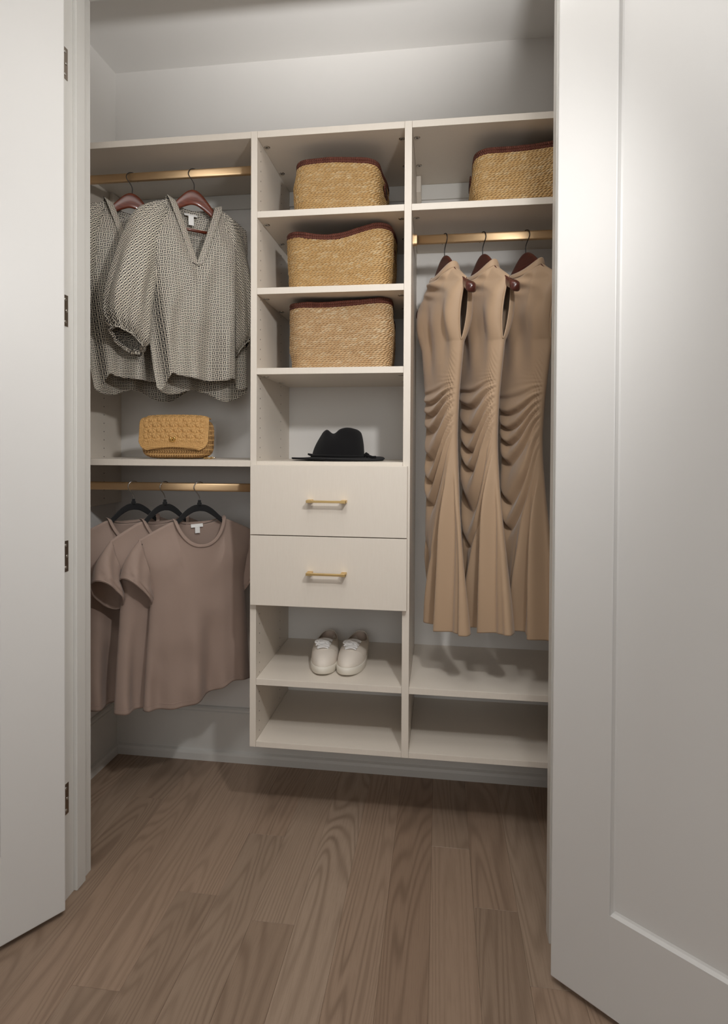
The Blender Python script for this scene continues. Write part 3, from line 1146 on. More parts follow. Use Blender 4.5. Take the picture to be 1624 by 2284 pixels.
def blouse(loc, phi, seed, label):
    root = empty('blouse', loc, math.radians(phi))
    tag(root, label, 'blouse', 'printed blouses on the upper rod')
    H = HT + 0.002
    zn, zs = H - 0.118, H - 0.178
    xn, xs = 0.074, 0.185
    vz = 0.225

    def ztop(x, s):
        r = np.abs(x)
        sh = zn + (zs - zn) * np.clip((r - xn) / (xs - xn), 0, 1) ** 1.2
        sc = zn - (vz * np.clip(1 - (r / xn), 0, 1) ** 0.95 if s < 0 else 0.030 * np.clip(1 - (r / xn) ** 2, 0, 1) ** 0.7)
        return np.where(r > xn, sh, sc)

    def fx(U, V, s):
        aL = cr(V, [0, 0.1, 0.25, 0.4, 0.6, 0.8, 1.0], [0.185, 0.190, 0.182, 0.172, 0.158, 0.140, 0.122])
        aR = cr(V, [0, 0.1, 0.25, 0.4, 0.6, 0.8, 1.0], [0.185, 0.190, 0.184, 0.180, 0.182, 0.186, 0.190])
        return U * np.where(U < 0, aL, aR)

    def fz(U, V, s):
        x0 = U * 0.185
        zt = ztop(x0, s)
        if s < 0:
            zh = H + cr(U, [-1.0, -0.92, -0.84, -0.70, -0.5, -0.2, 0.15, 0.5, 0.70, 0.78, 1.0], [-0.752, -0.762, -0.756, -0.712, -0.713, -0.720, -0.725, -0.722, -0.718, -0.742, -0.738])
        else:
            zh = H + cr(U, [-1.0, -0.8, -0.4, 0.0, 0.25, 0.55, 0.8, 1.0], [-0.752, -0.766, -0.768, -0.752, -0.756, -0.786, -0.780, -0.750])
        return zt * (1 - V) + zh * V

    def fy(U, V, s, x, z):
        r = np.abs(U * 0.185)
        neck = 0.040 * np.clip(1 - (r / xn) ** 2, 0, 1) ** 0.5 * (1.0 if s < 0 else 0.75)
        body = (0.052 if s < 0 else 0.035) * np.clip(1 - np.abs(U) ** 3.0, 0, 1) ** 0.6
        k = sst(0, 0.25, V)
        y = neck * (1 - k) + body * k + 0.005 * (1 - np.abs(U) ** 10)
        edge = 1 - np.abs(U) ** 10
        gv = sst(0.1, 1.0, V)
        L = zn - z
        # deep pleat left of the front panel: the side falls back
        y = y + edge * 0
        pleat = sst(-0.70, -0.82, U) * sst(0.25, 0.75, V) * 0.040 * edge if s < 0 else 0
        pleat2 = sst(0.68, 0.78, U) * sst(0.3, 0.8, V) * 0.034 * edge if s < 0 else 0
        fold = (0.015 * np.sin(x * 62 + 0.6 + seed + 0.5 * np.sin(z * 6)) + 0.012 * np.sin(x * 33 + 2 + seed) + 0.013 * vnoise(x * 18 + seed * 3, z * 3.0)) * gv * edge
        # small gathers under the shoulder seam
        gat = 0.0035 * np.sin(np.abs(x) * 420 + 2 * np.sin(z * 30)) * np.exp(-L / 0.09) * sst(xn, xn + 0.02, r) * (1 - sst(0.135, 0.165, r)) * sst(0.0, 0.03, V)
        fold += 0.005 * vnoise(x * 30 + 4, z * 14 + seed) * edge * sst(0.0, 0.2, V)
        return s * y + (pleat + pleat2) - fold - gat

    parts = panel_pair(141, 100, fx, fy, fz)
    V, F, UV = merge(parts)
    solidify(weld(mobj('blouse_body', V, F, M['blouse'], root, True, UV, local=True)), 0.0010)
    # standing band along the V neck and round the back
    pts = []
    for k in np.linspace(0, 1, 44):
        x = xn * k
        z = zn - vz * (1 - k) ** 0.95
        y = -(0.040 * max(0, 1 - k ** 2) ** 0.5 + 0.007)
        pts.append((x, y, z))
    for tq in np.linspace(0, np.pi, 40)[1:]:
        x = xn * math.cos(tq)
        pts.append((x, 0.030 * math.sin(tq) + 0.004 - 0.006 * (1 - math.sin(tq)), zn + 0.004 - 0.026 * math.sin(tq)))
    for k in np.linspace(1, 0, 44)[1:]:
        x = -xn * k
        pts.append((x, -(0.040 * max(0, 1 - k ** 2) ** 0.5 + 0.007), zn - vz * (1 - k) ** 0.95))
    pts = np.array(pts)
    for _ in range(4):
        pts[1:-1] = (pts[:-2] + 2 * pts[1:-1] + pts[2:]) / 4
    outd = []
    for p in pts:
        back = sst(-0.004, 0.02, p[1])
        d = np.array([math.copysign(0.9, p[0]) * (1 - back), -0.15 * (1 - back), 0.35 * (1 - back)])
        d = d + np.array([0, 0.25, -1.0]) * back
        outd.append(d / np.linalg.norm(d))
    outd = np.array(outd)
    rows, uvs = [], []
    Ls = np.concatenate([[0], np.cumsum(np.linalg.norm(np.diff(pts, axis=0), axis=1))])
    for k in np.linspace(-0.35, 1, 6):
        rows.append(pts + outd * (0.021 * k) + np.array([0, -0.0012, 0]) * math.sin(math.pi * max(k, 0)))
        uvs.append(np.stack([Ls, np.full(len(Ls), 0.021 * k + 2.0)], 1))
    solidify(mobj('neck_band', np.concatenate(rows), gridfaces(len(pts), 6), M['blouse'], root, True, np.concatenate(uvs), local=True), 0.0022)
    # full sleeves gathered into a ruffled cuff
    for sx in (-1, 1):
        nr, nt = 84, 70
        th = np.linspace(0, 2 * np.pi, nr, endpoint=False) + np.pi / 2
        vlen = 0.0
        pmid = None
        tt = np.linspace(0, 1.06, nt)
        rows, uvs = [], []
        for t in tt:
            tc_ = min(t, 1.0)
            A = np.array([cr(tc_, [0, 0.12, 0.3, 0.55, 0.8, 0.93, 1.0], [0.118, 0.178, 0.222, 0.262, 0.284, 0.278, 0.258]),
                          cr(tc_, [0, 0.12, 0.3, 0.55, 0.8, 0.93, 1.0], [-0.137, -0.172, -0.250, -0.370, -0.490, -0.545, -0.575])])
            B = np.array([cr(tc_, [0, 0.2, 0.4, 0.6, 0.8, 0.93, 1.0], [0.088, 0.105, 0.128, 0.145, 0.148, 0.155, 0.168]),
                          cr(tc_, [0, 0.2, 0.4, 0.6, 0.8, 0.93, 1.0], [-0.160, -0.290, -0.400, -0.490, -0.585, -0.628, -0.630])])
            A[1] += H; B[1] += H
            mid, half = (A + B) / 2, (A - B) / 2
            dep = float(cr(tc_, [0, 0.2, 0.5, 0.8, 0.93, 1.0], [0.020, 0.046, 0.060, 0.062, 0.050, 0.036]))
            flare = 1.0
            if t > 1.0:
                flare = 1 + (t - 1.0) * 2.2
            c = np.cos(th)
            px = mid[0] + half[0] * c * flare
            pz = mid[1] + half[1] * c * flare - max(0, t - 1.0) * 0.14
            py = dep * np.sin(th) * flare - 0.012 * math.sin(math.pi * tc_)
            g = sst(0.45, 0.98, tc_)
            amp = 0.006 * sst(0.2, 0.6, tc_) * (1 - 0.3 * sst(0.85, 1, tc_))
            w1 = amp * np.sin(th * 7 + seed + 1.5 * np.sin(t * 3)) + 0.0032 * g * np.sin(th * 23 + 2 * np.sin(th * 3)) + 0.006 * vnoise(th * 1.3 + seed * 4 + 3, t * 4)
            top = np.exp(-t / 0.16)
            w1 = w1 + 0.003 * top * np.sin(th * 26)
            hl = np.linalg.norm(half)
            px = px + w1 * c * half[0] / hl
            pz = pz + w1 * c * half[1] / hl - 0.55 * py * sst(0.6, 1.0, tc_)
            py = py + w1 * np.sin(th)
            if sx > 0:
                px = 0.12 + (px - 0.12) * 0.55
                py = py * 0.8
            rows.append(np.stack([sx * px, py, pz], 1))
            ring_ = rows[-1]
            if pmid is not None:
                vlen += float(np.linalg.norm(ring_.mean(0) - pmid))
            pmid = ring_.mean(0)
            arc_ = np.concatenate([[0], np.cumsum(np.linalg.norm(np.diff(ring_[:, :], axis=0), axis=1))])
            arc_ = arc_ - arc_[nr // 2]
            ang = 0.45
            uu = arc_ * 0.92
            vv = np.full(nr, vlen) + (ring_[:, 2] - ring_[:, 2].mean()) * -0.0
            uvs.append(np.stack([uu * math.cos(ang) - vv * math.sin(ang) + 7 * sx, uu * math.sin(ang) + vv * math.cos(ang)], 1))
        V = np.concatenate(rows)
        UV = np.concatenate(uvs)
        # duplicate seam column for clean UVs
        Vg = V.reshape(nt, nr, 3)
        Ug = UV.reshape(nt, nr, 2)
        Vg = np.concatenate([Vg, Vg[:, :1]], 1)
        step = Ug[:, 1:2] - Ug[:, 0:1]
        Ug = np.concatenate([Ug, Ug[:, -1:] + step], 1)
        sl = solidify(mobj('sleeve', Vg.reshape(-1, 3), gridfaces(nr + 1, nt, False, False, sx > 0), M['blouse'], root, True, Ug.reshape(-1, 2), local=True), 0.001)
        # elastic cuff seam
        ring = rows[int(nt * 0.94)]
        V2, F2, UV2 = tubedata(ring, 0.0028, 6, True)
        mobj('cuff_elastic', V2, F2, M['blouse'], sl, True, UV2 * np.array([0.018, 1]), local=True)
    if seed == 1:
        V = []
        for k in np.linspace(0, 1, 6):
            for q in (-1, 1):
                V.append((-0.006 + q * 0.022, 0.026 - 0.010 * k, zn - 0.030 - 0.010 * k))
        tg = mobj('neck_tag', V, gridfaces(2, 6), M['tagwhite'], root, False, local=True)
        solidify(tg, 0.001)
        V = []
        for k in np.linspace(0, 1, 4):
            for q in (-1, 1):
                V.append((-0.006 + q * 0.009, 0.016 - 0.003 * k, zn - 0.040 - 0.032 * k))
        mobj('size_label', V, gridfaces(2, 4), M['tagwhite'], tg, False, local=True)
    return root


for i, (x, ph) in enumerate(BLS):
    blouse((x, 0.1, ROD_LU), ph, i, ['black and cream printed blouse, half hidden behind the door jamb', 'black and cream printed blouse with open V neck and puff sleeve'][i])


def dress(loc, phi, seed, label):
    root = empty('dress', loc, math.radians(phi))
    tag(root, label, 'dress', 'long tan dresses on the right rod')
    H = HT + 0.002
    zn = H - 0.130
    xn, xs = 0.080, 0.156
    ztip = H - 0.183
    zhem = H - 1.262
    zarm = H - 0.365

    def ztop(x, s):
        r = np.abs(x)
        sh = zn + (ztip - zn) * np.clip((r - xn) / (xs - xn), 0, 1) ** 0.95
        dep = 0.024 if s < 0 else 0.012
        sc = zn - dep * np.clip(1 - (r / xn) ** 2, 0, 1) ** 0.8
        return np.where(r > xn, sh, sc)

    zz = [0.0, 0.05, 0.12, 0.2, 0.28, 0.38, 0.46, 0.58, 0.7, 0.85, 1.0]
    aL = [0.156, 0.157, 0.154, 0.147, 0.134, 0.119, 0.110, 0.104, 0.100, 0.100, 0.102]
    aR = [0.156, 0.146, 0.132, 0.118, 0.102, 0.088, 0.084, 0.098, 0.120, 0.146, 0.172]
    jit = 0.006 * math.sin(seed * 2.3)

    def width(V, U):
        return np.where(U < 0, cr(V, zz, aL), cr(V, zz, aR) + jit * V)

    def fx(U, V, s):
        return U * width(V, U)

    def fz(U, V, s):
        x0 = U * 0.156
        zt = ztop(x0, s)
        zh = zhem + 0.02 * np.clip(-U, 0, 1) ** 2 - 0.006 * np.cos(U * 3) - (0.0 if s < 0 else -0.012) * (1 - U ** 2) + 0.014 * math.sin(seed * 1.7 + 0.3) * U
        return zt * (1 - V) + zh * V

    def fy(U, V, s, x, z):
        r = np.abs(U * 0.156)
        neck = 0.034 * np.clip(1 - (r / xn) ** 2, 0, 1) ** 0.5
        bodyb = cr(V, [0, 0.15, 0.35, 0.6, 1.0], [0.022, 0.030, 0.026, 0.026, 0.034]) * (1.0 if s < 0 else 0.9)
        body = bodyb * np.clip(1 - np.abs(U) ** 4.5, 0, 1) ** 0.6
        k = sst(0, 0.06, V)
        y = neck * (1 - k) + body * k + 0.0012 * (1 - np.abs(U) ** 8) + 0.012 * sst(0, 0.012, V) * (1 - sst(0.10, 0.2, V)) * (1 - np.abs(U) ** 24)
        # open armholes: the two edges stand apart
        gap = 0.012 * np.sin(np.pi * np.clip((ztip - z) / (ztip - zarm), 0, 1)) ** 0.7 * sst(0.55, 0.95, np.abs(U))
        y = y + np.where((z > zarm) & (z <= ztip + 0.02), gap, 0)
        edge = 1 - np.abs(U) ** 14
        if s > 0:
            f = 0.010 * np.sin(x * 45 + seed) * sst(0.4, 1, V) * edge
            return y + f
        g = (U + 1) / 2
        # swags slung from the left edge to the ruched seam at the right
        gm = 0.36 + 0.05 * math.sin(seed * 1.9)
        ql = np.clip((gm - g) / gm, 0, 1) ** 1.6
        qr = np.clip((g - gm) / (1 - gm), 0, 1) ** 1.45
        off = ROD_R_ - 0.012 * math.sin(seed * 2.1)
        A = (1.385 - off) + ql * (1.400 - 1.385) + qr * (1.425 - 1.385)
        B = -0.058 + ql * (0.058 - 0.040) + qr * (0.058 - 0.024)
        sw = (z - A) / B
        ph = 8.0 * (1 - np.exp(-np.clip(sw, -3, 14) / 6.5)) + 0.22 * np.sin(sw * 1.3 + seed * 2) + 0.16 * vnoise(U * 1.3 + seed * 7, z * 4 + seed * 3) + seed * 0.31
        fr = ph - np.floor(ph)
        # skewed wave: slow swell, sharp tuck below
        wv = np.where(fr < 0.70, np.sin(fr / 0.70 * np.pi / 2) ** 1.2, np.cos((fr - 0.70) / 0.30 * np.pi / 2) ** 1.5)
        win = sst(-1.2, 0.3, sw) * (1 - sst(6.0, 10.0, sw))
        amp = 0.024 * (0.30 + 0.70 * sst(0.0, 0.20, g)) * (1 - 0.62 * sst(0.6, 1.0, g))
        f = amp * (0.85 + 0.06 * np.clip(sw, 0, 8)) * win * (wv - 0.45) * (0.9 + 0.2 * vnoise(U * 1.2 + seed, z * 2))
        f = f + 0.0042 * np.exp(-(1 - g) / 0.16) * sst(-2.5, 0.0, sw) * (1 - sst(5.5, 8.5, sw)) * np.sin(2 * np.pi * ph * 2.0 + 1.0 * vnoise(z * 40, g * 5))
        # fine shirring hard against the seam
        zr = np.clip((H - 0.385 - z) / 0.30, 0, 1)
        shir = np.sin(np.pi * zr) ** 0.5
        f = f + edge * 0.0048 * shir * np.exp(-(1 - g) / 0.045) * np.sin((z - 0.50 * (1 - g)) * 2 * np.pi / 0.019 + 1.8 * vnoise(z * 22, g * 6 + seed))
        f = f + 0.004 * edge * shir * np.exp(-g / 0.05) * np.sin(z * 2 * np.pi / 0.052 + seed)
        # long drapes fanning down from the foot of the ruching
        lv = sst(7.0, 11.5, sw) * (0.35 + 0.65 * sst(0.1, 0.5, g))
        zs_ = 1.30 - ROD_R_
        fan = (0.085 - x) / (zs_ - z + 0.16)
        f = f + lv * (0.020 * np.sin(fan * 44 + 0.6 + seed * 0.9) + 0.008 * np.sin(fan * 95 + seed * 2) + 0.006 * vnoise(x * 25, z * 2 + seed)) * edge
        # vertical tension in the bodice
        bv = (1 - sst(H - 0.34, H - 0.52, z)) * sst(0.03, 0.15, V)
        f = f + bv * edge * (0.005 * np.sin(x * 60 + 2 + seed + z * 3) + 0.004 * vnoise(x * 26 + seed * 4, z * 4))
        # folds of the draped neck
        nk = np.exp(-((z - (zn - 0.05)) / 0.03) ** 2) * np.exp(-(x / 0.08) ** 2)
        f = f + 0.006 * nk * np.sin((z + 0.35 * x) * 2 * np.pi / 0.04)
        return -(y + f * edge)

    parts = panel_pair(121, 300, fx, fy, fz)
    V, F, UV = merge(parts)
    solidify(weld(mobj('dress_body', V, F, M['dress'], root, True, UV, local=True)), 0.0012)
    # soft standing collar
    th = np.linspace(0, 2 * np.pi, 70, endpoint=False)
    rows = []
    for k in np.linspace(0, 1, 7):
        x = xn * np.cos(th) * (1.0 - 0.05 * k)
        s = -np.sin(th)
        dep = np.where(s < 0, 0.024, 0.012)
        z = zn - dep * np.clip(1 - np.cos(th) ** 2, 0, 1) ** 0.8 - 0.004 + 0.022 * k * (0.75 + 0.25 * np.cos(th)) + 0.002 * np.sin(3 * th + seed)
        y = 0.036 * s * (1.04 - 0.15 * k) + np.sign(s) * 0.0015 + 0.002 * np.sin(np.pi * k) * s
        rows.append(np.stack([x, y, z], 1))
    Vc = np.concatenate(rows)
    solidify(mobj('collar', Vc, gridfaces(70, 7, True), M['dress'], root, True, Vc[:, [0, 2]], local=True), 0.0016)
    # bound armhole edges
    for sx in (-1, 1):
        path = []
        for s in (-1, 1):
            vs = np.linspace(0.004, (ztip - zarm) / (ztip - zhem), 26)
            Uq = np.full(26, float(sx))
            xq = fx(Uq, vs, s)
            zq = fz(Uq, vs, s)
            yq = fy(Uq, vs, s, xq, zq)
            p = np.stack([xq, yq, zq], 1)
            path += list(p if s < 0 else p[::-1])
        V2, F2, UV2 = tubedata(path, 0.0024, 6, False)
        mobj('armhole_binding', V2, F2, M['dress'], root, True, UV2, local=True)
    return root


for i, (x, ph) in enumerate(DRS):
    dress((x, 0.1, ROD_R), ph, i, ['leftmost long tan dress, nearest the shelf tower', 'long tan dress hanging between the other two', 'rightmost long tan dress, cut off by the white door'][i])


# ------------------------------------------------------------------ baskets
def rrect(n, w, d, r):
    """points and arclength of a rounded rectangle, counter-clockwise from the middle of the front edge"""
    r = min(r, w / 2 - 1e-3, d / 2 - 1e-3)
    segs = []
    t = np.linspace(0, 1, n, endpoint=False)
    per = 2 * (w - 2 * r) + 2 * (d - 2 * r) + 2 * np.pi * r
    pts = []
    for s in t * per:
        q = s
        a = w / 2 - r
        for (L, kind, dat) in ((a, 'l', ((0, -d / 2), (1, 0))), (np.pi * r / 2, 'c', (w / 2 - r, -d / 2 + r, -90)), (d - 2 * r, 'l', ((w / 2, -d / 2 + r), (0, 1))),
                               (np.pi * r / 2, 'c', (w / 2 - r, d / 2 - r, 0)), (w - 2 * r, 'l', ((w / 2 - r, d / 2), (-1, 0))), (np.pi * r / 2, 'c', (-w / 2 + r, d / 2 - r, 90)),
                               (d - 2 * r, 'l', ((-w / 2, d / 2 - r), (0, -1))), (np.pi * r / 2, 'c', (-w / 2 + r, -d / 2 + r, 180)), (a + 1e-6, 'l', ((-w / 2 + r, -d / 2), (1, 0)))):
            if q <= L:
                if kind == 'l':
                    (x, y), (dx, dy) = dat
                    pts.append((x + dx * q, y + dy * q))
                else:
                    cx_, cy_, a0 = dat
                    an = math.radians(a0) + q / r
                    pts.append((cx_ + r * math.cos(an), cy_ + r * math.sin(an)))
                break
            q -= L
    return np.array(pts), per


def basket(loc, rz, w, d, h, label, seed, mat, flare=0.0, rimw=None, bulge=0.006, rows_n=22):
    root = empty('seagrass_basket', loc, math.radians(rz))
    tag(root, label, 'basket', 'seagrass storage baskets')
    n, sub = 420, 4
    base, per = rrect(n, w, d, 0.045)
    base = -base
    nrm = np.roll(base, -1, 0) - np.roll(base, 1, 0)
    nrm = np.stack([nrm[:, 1], -nrm[:, 0]], 1)
    nrm /= np.linalg.norm(nrm, axis=1)[:, None]
    s = np.linspace(0, per, n, endpoint=False)
    ang = np.arctan2(base[:, 1], base[:, 0])

    def warp(k):
        """height and outward offset as a function of position round the rim, k = 0 bottom .. 1 top"""
        off = bulge * math.sin(math.pi * min(1, k * 1.05)) * (1 + 0.6 * np.sin(2 * ang + seed)) + flare * k ** 2 + 0.005 * k * np.sin(3 * ang + seed * 1.3) + 0.0025 * vnoise(s * 12 + seed * 3, np.full(n, k * 6.0))
        dz = (rimw(base[:, 0] / (w / 2), base[:, 1] / (d / 2)) if rimw else 0) * k + 0.003 * k * np.sin(2 * ang + seed)
        return off, dz

    parts_v, parts_uv = [], []
    rh = h / rows_n
    tot = rows_n * sub
    for j in range(tot + 1):
        k = j / tot
        row = j / sub
        fr = row - math.floor(row)
        off, dz = warp(k)
        coil = 0.0032 * (abs(math.sin(math.pi * fr)) ** 0.7)
        strand = 0.0011 * np.sin((s / 0.0125 - fr * 0.8 + math.floor(row) ** 2 * 0.371) * 2 * np.pi) * math.sin(math.pi * fr) + 0.0012 * vnoise(s * 40, np.full(n, math.floor(row) * 3.1 + seed))
        p = base + nrm * (off + coil + strand)[:, None]
        parts_v.append(np.stack([p[:, 0], p[:, 1], 0.002 + k * h + dz * np.ones(n)], 1))
        parts_uv.append(np.stack([s, np.full(n, row)], 1))
    # inner wall and bottom
    for k in (1.0, 0.5, 0.06):
        off, dz = warp(k)
        p = base + nrm * (off - 0.007)[:, None]
        parts_v.append(np.stack([p[:, 0], p[:, 1], 0.002 + k * h + dz * np.ones(n)], 1))
        parts_uv.append(np.stack([s, np.full(n, rows_n * k)], 1))
    V = np.concatenate(parts_v)
    UV = np.concatenate(parts_uv)
    nrow = tot + 1 + 3
    F = gridfaces(n, nrow, True)
    F.append(tuple(range((nrow - 1) * n, nrow * n)))
    F.append(tuple(range(n))[::-1])
    mobj('woven_body', V, F, mat, root, True, UV, local=True)
    # rim: two yarn-wrapped ropes
    for k, zz, rr in ((0, 0.0035, 0.0062), (1, 0.0125, 0.0062)):
        off, dz = warp(1.0)
        p = base[::2] + nrm[::2] * (off[::2] - 0.002)[:, None]
        dzz = (dz * np.ones(n))[::2]
        path = np.stack([p[:, 0], p[:, 1], 0.002 + h + dzz + zz + 0.0012 * vnoise(s[::2] * 30, s[::2] * 0 + k + seed)], 1)
        Vt, Ft, UVt = tubedata(path, rr, 10, True)
        UVt = np.stack([UVt[:, 1], UVt[:, 0] * 2.0], 1)
        o = mobj('rim_rope', Vt, Ft, M['rimyarn'], root, True, UVt, local=True)
        o['label'] = 'dark brown yarn rim'
    # slot handles in the two short sides
    for sx in (-1, 1):
        th = np.linspace(0, 2 * np.pi, 40, endpoint=False)
        ce = np.sign(np.cos(th)) * np.abs(np.cos(th)) ** 0.6 * 0.042
        se = np.sign(np.sin(th)) * np.abs(np.sin(th)) ** 0.8 * 0.016
        xo = sx * (w / 2 + flare * 0.6 + bulge + 0.0045)
        Vt, Ft, UVt = tubedata(np.stack([np.full(40, xo - sx * 0.001), ce, h * 0.80 + se], 1), 0.0028, 8, True)
        hd_ = mobj('handle', Vt, Ft, M['rimyarn'], root, True, np.stack([UVt[:, 1], UVt[:, 0] * 2], 1), local=True)
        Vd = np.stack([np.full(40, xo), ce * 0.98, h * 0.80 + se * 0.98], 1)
        mobj('handle_slot_shade', Vd, [tuple(range(40)) if sx > 0 else tuple(range(40))[::-1]], M['dark'], hd_, local=True)  # flat dark face painted as the shade inside the slot, not cut through
    return root


basket((0.263, 0.205, 1.9907), 0, 0.275, 0.285, 0.160, 'seagrass basket on the highest shelf of the middle tower', 0, M['straw'], 0.004, lambda x, y: 0.004 * (1 - x * x), 0.006, 29)
basket((0.268, 0.205, 1.7474), 1, 0.325, 0.285, 0.183, 'seagrass basket with sagging rim, middle of the three stacked shelves', 1, M['straw'], 0.012, lambda x, y: (-0.010 - 0.012 * np.cos(np.pi * (x + 0.15)) + 0.012 * x), 0.004, 31)
basket((0.272, 0.205, 1.4922), 1.5, 0.318, 0.285, 0.205, 'paler seagrass basket on the shelf above the black hat', 2, M['straw2'], 0.003, lambda x, y: 0.006 * x, 0.007, 33)
basket((0.885, 0.205, 1.9907), 0, 0.345, 0.29, 0.172, 'seagrass basket in the right top compartment, cut off by the door', 3, M['straw'], 0.002, lambda x, y: 0.004 * x, 0.010, 24)


# ------------------------------------------------------------------ crochet clutch bag
def clutch():
    root = empty('clutch_bag', (-0.308, 0.135, 1.1970), math.radians(5))
    tag(root, 'tan crochet clutch bag with flap and gold clasp', 'bag')
    W, Hh, T = 0.245, 0.138, 0.062

    # body: rounded front/back plates with a deep gusset (superellipse in x-z, thick in y)
    n = 260
    th = np.linspace(0, 2 * np.pi, n, endpoint=False)
    c, s_ = np.cos(th), np.sin(th)
    ox = np.sign(c) * np.abs(c) ** 0.38 * W / 2
    oz = np.sign(s_) * np.abs(s_) ** 0.42 * Hh / 2
    rows, cx = [], []
    for k in np.linspace(0, 1, 60):
        y = (k - 0.5) * T
        e = abs(k - 0.5) * 2
        sc = 1 - 0.10 * e ** 3
        lean = 1.0
        st = 0.0016 * np.sin(k * np.pi * 14) * np.abs(np.sin(th * 36 + (k * 7 % 2 > 1) * 1.2))
        rows.append(np.stack([ox * sc + st * c, np.full(n, y), oz * sc + st * s_], 1))
    front = []
    # front and back faces with rows of V stitches
    for s2, arr in ((-1, []), (1, [])):
        for q in np.linspace(1, 0.03, 56):
            x = ox * 0.9 * q
            z = oz * 0.9 * q
            rr = 0.5 + 0.5 * np.sin(z / 0.0165 * 2 * np.pi)
            vst = 0.5 + 0.5 * np.sin((x / 0.0075 + 0.35 * np.abs(((z / 0.0165) % 1) - 0.5)) * 2 * np.pi)
            y = s2 * (T / 2 + 0.010 * (1 - q ** 2) + 0.0026 * rr * (0.35 + 0.65 * vst) * sst(1.0, 0.93, q))
            arr.append(np.stack([x, y, z], 1))
        front.append(arr)
    P = []
    P.append((np.concatenate(rows), gridfaces(n, 60, True)))
    for (arr, fl) in zip(front, (True, False)):
        P.append((np.concatenate(arr), gridfaces(n, 56, True, False, fl)))
    V, F, UV = merge(P)
    # leaning, tapering upward
    V = V.copy()
    kz = (V[:, 2] + Hh / 2) / Hh
    V[:, 1] = V[:, 1] * (1.12 - 0.30 * kz) + 0.012 * kz
    V[:, 2] += Hh / 2 + 0.002
    mobj('bag_body', V, F, M['crochet_body'], root, True, UV, local=True)
    # flap with shell stitches
    nu, nv = 190, 150
    u = np.linspace(-1, 1, nu)
    v = np.linspace(0, 1, nv)
    U, Vv = np.meshgrid(u, v)
    Lf = 0.145                 # length over the top and down the front
    top = 0.046
    l = Vv * Lf
    hw = W / 2 * 0.985
    rc = 0.036                 # rounded lower corners
    dlow = np.clip((l - (Lf - rc)) / rc, 0, 1)
    half = hw - rc * (1 - np.sqrt(np.clip(1 - dlow ** 2, 0, 1)))
    X = U * half * (1 - 0.07 * (1 - sst(0.01, top + 0.012, l)))
    # profile: over the top, round the front edge, down the front
    ytop, zt = 0.022, Hh + 0.005
    Rb = 0.016
    a1 = top - Rb
    arc = Rb * np.pi / 2
    Y = np.where(l < a1, ytop - l, np.where(l < a1 + arc, ytop - a1 - Rb * np.sin(np.clip((l - a1) / Rb, 0, np.pi / 2)), ytop - a1 - Rb - 0.13 * (l - a1 - arc)))
    Z = np.where(l < a1, zt, np.where(l < a1 + arc, zt - Rb * (1 - np.cos(np.clip((l - a1) / Rb, 0, np.pi / 2))), zt - Rb - (l - a1 - arc)))
    Z = Z + 0.003 * (1 - U ** 2) - 0.006 * np.abs(U) ** 6
    # shells
    ch, cw = 0.019, 0.030
    row = np.floor(l / ch)
    cxs = (X / cw + 0.5 * (row % 2))
    fx_ = (cxs - np.floor(cxs) - 0.5) * cw
    fz_ = l - (row + 0.02) * ch
    rad = np.sqrt(fx_ ** 2 + (fz_ * 0.9) ** 2)
    an = np.arctan2(fx_, fz_ + 1e-4)
    shell = (0.55 + 0.45 * np.cos(an * 11)) * sst(0.0, 0.004, rad) * (1 - sst(0.013, 0.0165, rad))
    hgt = 0.0030 * shell + 0.0018 * (1 - sst(0.015, 0.019, rad))
    bord = sst(0.82, 0.9, np.maximum(np.abs(X) / hw, (l / Lf)))
    stitch = 0.5 + 0.5 * np.sin(l / 0.0052 * 2 * np.pi) * np.abs(np.sin(X / 0.006 * np.pi))
    hgt = hgt * (1 - bord) + bord * 0.0024 * stitch
    onfront = sst(a1, a1 + arc, l)
    Y = Y - 0.006 - hgt * onfront - 0.004 * (1 - U ** 2) * onfront
    Z = Z + hgt * (1 - onfront)
    V = np.stack([X.ravel(), Y.ravel() - 0.002, Z.ravel()], 1)
    fo = mobj('flap', V, gridfaces(nu, nv, flip=True), M['crochet'], root, True, local=True)
    solidify(fo, 0.004, 1.0)
    # gold turn clasp
    v1, f1 = lathe([(0, 0.004), (0.005, 0.004), (0.008, 0.002), (0.009, 0)], 24)
    yb = float(V[:, 1].min()) - 0.003
    zc = 0.066
    v1 = np.stack([v1[:, 0] * 1.3, yb - v1[:, 2], zc + v1[:, 1] * 0.9], 1)
    clv = [(v1, f1)]
    for a in (0.5, -0.5):
        tv, tf, _ = tubedata([(0.002 + a * 0.006, yb - 0.004, zc - 0.002), (0.004 + a * 0.016, yb - 0.009, zc + 0.009)], [0.0042, 0.0026], 10)
        clv.append((tv, tf))
    Vc, Fc, _ = merge(clv)
    mobj('clasp', Vc, Fc, M['gold'], root, True, local=True)
    # end of the chain strap beside the bag
    ch_parts = []
    for i in range(5):
        t = np.linspace(0, 2 * np.pi, 16, endpoint=False)
        p = np.stack([0.100 + i * 0.0075 + 0.0055 * np.cos(t), -0.020 + 0.0035 * np.sin(t) * (i % 2 == 0) + 0.002 * i, 0.0042 + 0.0026 * np.sin(t) * (i % 2) + 0.001 * np.cos(t)], 1)
        tv, tf, _ = tubedata(p, 0.0014, 7, True)
        ch_parts.append((tv, tf))
    Vc, Fc, _ = merge(ch_parts)
    mobj('chain_strap', Vc, Fc, M['gold'], root, True, local=True)


clutch()


